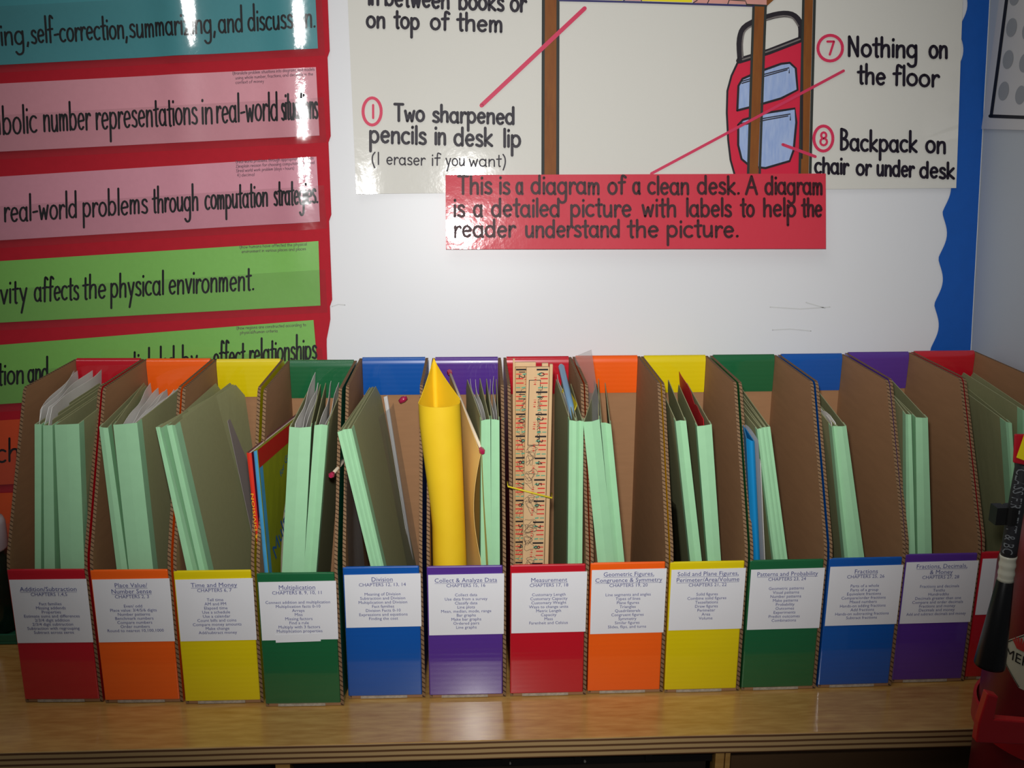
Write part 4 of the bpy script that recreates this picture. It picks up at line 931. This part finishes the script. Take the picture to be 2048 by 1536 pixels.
ppart(mb, 'drawn_handle_centre', mat('grey_crayon', (112, 106, 104), .6, .3, noise=(120, .4)))  # grey crayon centre of the drawn handle and band
P5 = inkput(.0010); P6 = inkput(.00115)
for q_, ls_ in (([(1088, -150), (1114, -150), (1114, 350), (1087, 350)], (([(1086, -150), (1085.5, 350)], 6), ([(1115, -150), (1115, 350)], 6))),
                ([(1506, 12), (1526, 12), (1515, 350), (1497, 350)], (([(1504, 12), (1495, 350)], 5), ([(1528, 12), (1518, 350)], 5), ([(1489, 11), (1531, 13)], 4))),
                ([(1608, -150), (1625, -150), (1616, 350), (1600, 350)], (([(1605, -150), (1598, 350)], 5), ([(1628, -150), (1619, 350)], 5.5)))):
    mb = MB(); fillq(mb, q_, P5); lg = ppart(mb, 'drawn_desk_leg', BROWN)
    mb = MB()
    for p, wd_ in ls_: ribbon(mb, [(lerp(p[0][0], p[1][0], t / 8), lerp(p[0][1], p[1][1], t / 8)) for t in range(9)], wd_, P6, caps=False)
    mb.build('outline', DARKL, lg, recalc=False)
mb = MB(); fill(mb, [(1530, 14), (1552, -6), (1545, -12), (1530, -4)], P5); ppart(mb, 'drawn_desk_corner', BROWN)
mb = MB(); ribbon(mb, [(1118, 2), (1250, 5), (1380, 9), (1503, 13)], 4, P6); ppart(mb, 'drawn_desk_lip', mat('navy_marker', (52, 50, 100), .5, .3))
mb = MB(); fillq(mb, [(1118, -40), (1243, -40), (1243, 2), (1118, -1)], P3); fillq(mb, [(1282, -30), (1382, -30), (1382, 6), (1282, 3)], P3); ppart(mb, 'drawn_pencils', mat('yellow_marker', (224, 208, 20), .5, .3))
mb = MB(); fillq(mb, [(1245, -30), (1280, -30), (1280, 3), (1245, 2)], P3); fillq(mb, [(1384, -30), (1531, -30), (1531, 11), (1384, 7)], P3); ppart(mb, 'drawn_eraser', mat('pink_crayon', (206, 146, 136), .6, .3, noise=(50, .2)))
mb = MB()
for p in ([(1245, 3), (1255, -4)], [(1281, 3), (1281, -6)], [(1384, 7), (1392, 2)], [(1412, 9), (1416, 0)], [(1453, 9), (1456, 0)], [(1456, 1), (1488, 3), (1490, 9)]): ribbon(mb, p, 1.8, P4)
ppart(mb, 'drawn_pencil_outline', DARKL)
P7 = inkput(.0013)
for p, wd_ in (([(1168, 18), (963, 211)], 8.5), ([(1684, 142), (1302, 347)], 5.5), ([(1564, 289), (1629, 313)], 6)):
    mb = MB(); n = 10; ribbon(mb, [(lerp(p[0][0], p[1][0], t / n), lerp(p[0][1], p[1][1], t / n)) for t in range(n + 1)], wd_, P7)
    ppart(mb, 'pointer_line', mat('rose_marker', (202, 52, 88), .5, .3))

# ------------------------------------------------------------------ red caption card over the poster's lower edge
def card_pt(px, py, off=0.0):
    p = on_wall(px, py, .0110)
    h = .022 * max(0, .53 - p.z) + .00015 * math.sin(60 * p.x + 20 * p.z)
    return Vector((p.x, p.y - h - off, p.z))
mb = MB(); CQ = [(891, 350), (1651, 347), (1650, 497), (892, 498)]
mb.grid(lambda u, v: card_pt(*quad_uv(CQ, u, v)), 60, 16)
card = mb.build('caption_card', mat('laminated_red_card', (206, 46, 66), .5, .3, noise=(8, .04), coat=1.0, bump=(110, .085, .0015)), smooth=True, solid=.0006)
tag(card, 'red laminated caption card overlapping the bottom of the desk poster', 'card')
mb = MB(); P8 = lambda x, y: card_pt(x, y, .0012)
hand(mb, (('This', 914, 984), ('is', 996, 1020), ('a', 1030, 1047), ('diagram', 1060, 1200), ('of', 1213, 1250), ('a', 1263, 1281), ('clean', 1293, 1378), ('desk.', 1392, 1478), ('A', 1488, 1515), ('diagram', 1527, 1645)), ((900, 387), (1650, 388)), 22, 1.6, 5.4, P8)
hand(mb, (('is', 905, 930), ('a', 945, 966), ('detailed', 981, 1120), ('picture', 1138, 1262), ('with', 1281, 1352), ('labels', 1369, 1462), ('to', 1478, 1508), ('help', 1523, 1591), ('the', 1600, 1643)), ((900, 432), (1650, 432)), 22, 1.6, 5.4, P8)
hand(mb, (('reader', 906, 1030), ('understand', 1048, 1240), ('the', 1252, 1316), ('picture.', 1330, 1475)), ((900, 473), (1650, 473)), 21, 1.6, 5.4, P8)
mb.build('lettering', mat('dark_maroon_marker', (58, 18, 26), .5, .3), card, recalc=False)

# ------------------------------------------------------------------ blue scalloped border and the sheet on the right wall
mb = MB(); N_ = 120
def left_edge(y):
    base = lerp(1929, 1866, y / 705.0); return base + 7 - 13 * (1 - abs(math.cos(math.pi * (y - 12) / 91.8)) ** 1.3)
ys = [lerp(-120, 716, k / N_) for k in range(N_ + 1)]
pts = []
for y in ys:
    q = on_wall(1960, y, .0012); pts.append((on_wall(left_edge(y), y, .0012), Vector((wall_x(q.z) - .0015, q.y, q.z))))
mb.add([p for a, c in pts for p in (a, c)], [(2 * k, 2 * k + 1, 2 * k + 3, 2 * k + 2) for k in range(N_)])
tag(mb.build('scalloped_border', mat('blue_border_paper', (12, 84, 172), .45, .4, noise=(90, .08), bump=(12, .2, .002)), solid=.0006), 'blue scalloped bulletin board border running down the wall corner', 'border trim')
wn = Vector((1, 0, -lean)).normalized()
def rw(px, py, off=0.0): return on_plane(px, py, Vector((wall_x(.3), 0, .3)), wn) - wn * (.002 + off)
mb = MB(); SQ = [(2012, -70), (2150, -70), (2130, 262), (1967, 258)]
mb.grid(lambda u, v: rw(*quad_uv(SQ, u, v)), 6, 8)
sh = mb.build('wall_chart', mat('pale_grey_card', (196, 196, 198), .35, .5, noise=(4, .04)), solid=.001)
tag(sh, 'pale sheet with a black frame and grey ovals on the right wall', 'chart')
mb = MB(); PB = lambda x, y: rw(x, y, .0008)
ribbon(mb, [(2026, -70), (2018, 0), (2003, 115), (1987, 232)], 6.5, PB); ribbon(mb, [(1985, 232), (2060, 235), (2130, 238)], 7, PB); mb.build('black_frame', BLACK, sh, recalc=False)
mb = MB()
for cx, cy in ((2034, -8), (2028, 55), (2021, 119), (2012, 182), (2060, 62), (2054, 126), (2046, 190)): fill(mb, [(cx + 10.5 * math.cos(a) + 2.5 * math.sin(a) * -1, cy + 19 * math.sin(a)) for a in [k * math.pi / 10 for k in range(20)]], PB)
mb.build('printed_ovals', mat('grey_print', (146, 150, 156), .5, .3), sh, recalc=False)

# ------------------------------------------------------------------ things at the left end, behind the first file
q = on_z(18, 1290, 0)
b = MB(); x0, x1, y0, y1 = q.x - .17, -.030, q.y, -.01
b.box((x0, y0, .0005), (x1, y1, .004)); b.box((x0, y0, .004), (x1, y0 + .003, .0125)); b.box((x0, y1 - .003, .004), (x1, y1, .0125)); b.box((x0, y0 + .003, .004), (x0 + .003, y1 - .003, .0125)); b.box((x1 - .003, y0 + .003, .004), (x1, y1 - .003, .0125))
tag(b.build('tray', mat('green_plastic', (34, 92, 66), .4, .4), bevel=.0008), 'low green plastic tray on the shelf beside the first red file', 'tray')
cx, cy = q.x - .030, q.y + .034
r = empty('storage_jar', (cx, cy, .0045)); tag(r, 'dark green storage jar with a white lid in the green tray', 'jar')
b = MB(); b.lathe([(0, 0), (.026, 0), (.029, .004), (.0295, .02), (.0285, .06), (.029, .075), (.024, .088), (.021, .094), (.0, .094)], 28)
b.build('jar_body', mat('dark_green_glass', (22, 44, 34), .12, .6, noise=(40, .5)), r, smooth=True)
b = MB(); b.lathe([(.0, .0945), (.024, .0945), (.025, .097), (.025, .124), (.023, .129), (.014, .133), (0, .134)], 28)
b.build('jar_lid', mat('white_plastic', (206, 204, 208), .35, .5), r, smooth=True)

# ------------------------------------------------------------------ fire extinguisher by the right wall, in front of the shelf
YE = -.335; RB = .060
pl = on_y(1993, 1290, YE); ex = empty('fire_extinguisher', (pl.x + RB, YE, -.34)); tag(ex, 'red fire extinguisher with a black hose in front of the shelf', 'fire extinguisher')
EO = ex.location; REDM = mat('dark_red_enamel', (120, 20, 30), .35, .5, noise=(260, .12), bump=(500, .1, .0004))
ztop = on_y(2040, 1105, YE).z
b = MB(); b.lathe([(0, 0), (RB * .9, 0), (RB, .006), (RB, ztop - EO.z - .02), (RB * .96, ztop - EO.z), (RB * .8, ztop - EO.z + .018), (RB * .45, ztop - EO.z + .032), (.016, ztop - EO.z + .036), (.016, ztop - EO.z + .052), (0, ztop - EO.z + .052)], 48)
b.build('cylinder', REDM, ex, smooth=True)
def exrel(mb, n, M, **k): mb.v = [tuple(Vector(v) - EO) for v in mb.v]; return mb.build(n, M, ex, **k)
zt_ = ztop + .052
b = MB(); b.lathe([(0, 0), (.019, 0), (.019, .03), (.012, .036), (0, .036)], 24, c=(EO.x, EO.y, zt_)); exrel(b, 'valve', mat('brass_valve', (150, 120, 70), .35, .5, metal=.8), smooth=True)
b = MB(); b.box((EO.x - .008, EO.y - .085, zt_ + .037), (EO.x + .008, EO.y + .02, zt_ + .042)); b.box((EO.x - .008, EO.y - .08, zt_ + .018), (EO.x + .008, EO.y - .015, zt_ + .022)); exrel(b, 'handle', RAIL, bevel=.001)
def body_pt(px, py, off):
    """point on the cylinder's surface under a pixel"""
    d = ray(px, py); ox, oy = CAM.x - EO.x, CAM.y - EO.y; R_ = RB + off
    a = d.x * d.x + d.y * d.y; bb = ox * d.x + oy * d.y; c = ox * ox + oy * oy - R_ * R_; disc = max(bb * bb - a * c, 0)
    return CAM + d * ((-bb - math.sqrt(disc)) / a)
# white badge with its lettering and emblem, wrapped on the cylinder
ang0 = math.atan2(body_pt(2030, 1300, 0).y - EO.y, body_pt(2030, 1300, 0).x - EO.x)
def wrap(s, z, off): a = ang0 + s / RB; return Vector((EO.x + (RB + off) * math.cos(a), EO.y + (RB + off) * math.sin(a), z))
zb = body_pt(2030, 1315, 0).z
def grid_poly(mb, half, off):
    """hexagonal badge: half(z) gives its half-width"""
    mb.grid(lambda u, v: wrap(lerp(-1, 1, u) * half(v) + .017, zb + .026 - .050 * v, off), 16, 12)
hexw = lambda v: .029 * min(1, .30 + 1.5 * min(v, 1 - v) * 1.25)
b = MB(); grid_poly(b, hexw, .0004); badge = exrel(b, 'badge', mat('cream_badge', (214, 212, 190), .4, .4))
b = MB()
printed(b, 'AMEREX', .013, lambda x, y: wrap(x + .0065, zb - .003 + y * .95, .0009), width=.046)
outl = [(hexw(v), zb + .025 - .048 * v) for v in [k / 16 for k in range(17)]]
for sgn in (-1, 1): ribbon(b, [(sgn * w_ * .95 + .017, z_) for w_, z_ in outl], .0007, lambda x, z: wrap(x, z, .0009), caps=False)
b.v = [tuple(Vector(v) - EO) for v in b.v]; b.build('lettering', BLACK, badge, recalc=False)
b = MB()
for k in range(7):
    a = math.radians(-60 + 20 * k); ribbon(b, [(.005 + .003 * math.sin(a), zb + .010), (.005 + .008 * math.sin(a), zb + .011 + .008 * math.cos(a))], .0019, lambda x, z: wrap(x, z, .0009))
b.v = [tuple(Vector(v) - EO) for v in b.v]; b.build('emblem', mat('badge_red', (206, 60, 56), .5, .3), badge, recalc=False)
b = MB(); z1 = body_pt(2046, 1070, 0).z
b.grid(lambda u, v: wrap(.018 + .05 * u, z1 + .03 - .028 * v, .0004), 8, 2); exrel(b, 'instruction_sticker', mat('cream_badge', (214, 212, 190)))
# hose, coupling, horn
YH = YE - .052
def hp(px, py, y=YH): return on_y(px, py, y)
h0 = hp(2072, 860); pts = [Vector((EO.x, EO.y - .02, zt_ + .02)), Vector((EO.x, EO.y - .05, zt_ + .012)), hp(2052, 905), hp(2040, 970), hp(2028, 1040), hp(2017, 1112)]
pp = []
for k in range(len(pts) - 1):
    for t in range(4): pp.append(pts[k].lerp(pts[k + 1], t / 4))
pp.append(pts[-1]); HR = (hp(2047, 1000) - hp(2012, 1000)).length / 2 * .86
b = MB(); b.tube(pp, HR, 18); hose = exrel(b, 'hose', mat('black_rubber', (38, 38, 42), .55, .4), smooth=True)
b = MB(); ax0, ax1 = hp(2046, 935), hp(2015, 1112); axd = (ax1 - ax0).normalized(); L_ = (ax1 - ax0).length
tocam = (CAM - (ax0 + ax1) / 2).normalized(); across = axd.cross(tocam).normalized()
printed(b, 'CLASS FIRE EXT & BC', .0105, lambda x, y: ax0 + axd * (L_ / 2 + x) + across * -(y - .004) + tocam * (math.sqrt(max(HR ** 2 - (y - .004) ** 2, 0)) + .0006), width=L_ * .95)
b.v = [tuple(Vector(v) - EO) for v in b.v]; b.build('lettering', mat('pale_grey_ink', (120, 124, 128), .6, .2), hose, recalc=False)
b = MB(); c0, c1 = hp(2017, 1110), hp(2011, 1160)
prof = []; 
for k in range(13): prof.append((c0.lerp(c1, k / 12), HR * (1.0 + (.06 if k % 4 < 2 else -.02))))
b.tube([p for p, _ in prof], [r_ for _, r_ in prof], 20); exrel(b, 'coupling', mat('ivory_plastic', (206, 204, 186), .3, .5), smooth=True)
n0, n1 = hp(2011, 1158), hp(1979, 1330); r1 = (hp(2005, 1330) - hp(1948, 1330)).length / 2
b = MB(); dn = (n1 - n0)
b.tube([n0, n0 + dn * .02, n0 + dn * .97, n0 + dn * 1.0, n0 + dn * 1.0], [HR * .9, HR * 1.05, r1, r1 * .98, r1 * .8], 28); exrel(b, 'horn', mat('black_horn', (18, 18, 20), .35, .4), smooth=True)
b = MB(); k0, k1 = hp(2018, 1012), hp(2014, 1046); b.tube([k0 + Vector((.002, 0, 0)), k1 + Vector((.002, 0, 0))], HR * 1.08, 16); b.box((k0.x - HR * 1.12 - .0045, YH - .004, k1.z), (k0.x - HR * .6, YH + .006, k0.z)); exrel(b, 'hose_clip', RAIL)
# tag holder and yellow tag hanging from the valve
b = MB(); t0, t1, t2, t3 = [on_y(*p, YH - .018) for p in ((2029, 868), (2075, 868), (2070, 934), (2026, 925))]
b.add([t0, t1, t2, t3], [(0, 3, 2, 1)]); exrel(b, 'tag_holder', mat('red_tag', (180, 24, 40), .4, .4), solid=.002, bevel=.0008)
b = MB(); t0, t1, t2, t3 = [on_y(*p, YH - .021) for p in ((2049, 868), (2090, 876), (2072, 930), (2033, 915))]
b.add([t0, t1, t2, t3], [(0, 3, 2, 1)]); tg = exrel(b, 'inspection_tag', mat('yellow_tag', (236, 216, 24), .5, .3), solid=.0005)
# bracket on the right wall holding it
zk = on_y(2010, 1440, YE).z
br = empty('extinguisher_bracket', (wall_x(zk), YE, zk)); tag(br, 'red metal strap bracket holding the fire extinguisher to the wall', 'bracket'); BO = br.location
REDB = mat('bright_red_metal', (190, 20, 30), .35, .5)
def brel(mb, n, **k): mb.v = [tuple(Vector(v) - BO) for v in mb.v]; return mb.build(n, REDB, br, **k)
b = MB(); b.grid(lambda u, v: Vector((EO.x + (RB + .003) * math.cos(2 * math.pi * u), EO.y + (RB + .003) * math.sin(2 * math.pi * u), zk - .010 + .02 * v)), 48, 1); brel(b, 'strap', solid=.0025, smooth=True)
lk = on_y(1948, 1455, YE - .06)
b = MB(); LX = [(lk.x, lk.z - .010), (lk.x, lk.z + .008), (lk.x + .004, lk.z + .034), (lk.x + .013, lk.z + .031), (lk.x + .012, lk.z + .011), (EO.x - RB * .3, lk.z + .002), (EO.x - RB * .3, lk.z - .016)]
b.add([(x, YE - .066, z) for x, z in LX] + [(x, YE - .058, z) for x, z in LX], [tuple(range(7))[::-1], tuple(range(7, 14))] + [(k, (k + 1) % 7, 7 + (k + 1) % 7, 7 + k) for k in range(7)]); brel(b, 'latch', bevel=.0012)
b = MB(); b.box((EO.x + RB - .001, YE - .02, zk - .05), (EO.x + RB + .004, YE + .02, zk + .12)); b.box((EO.x + RB, YE - .012, zk - .01), (wall_x(zk) - .001, YE + .012, zk + .01)); brel(b, 'back_plate')

bpy.data.objects.remove(_fo)
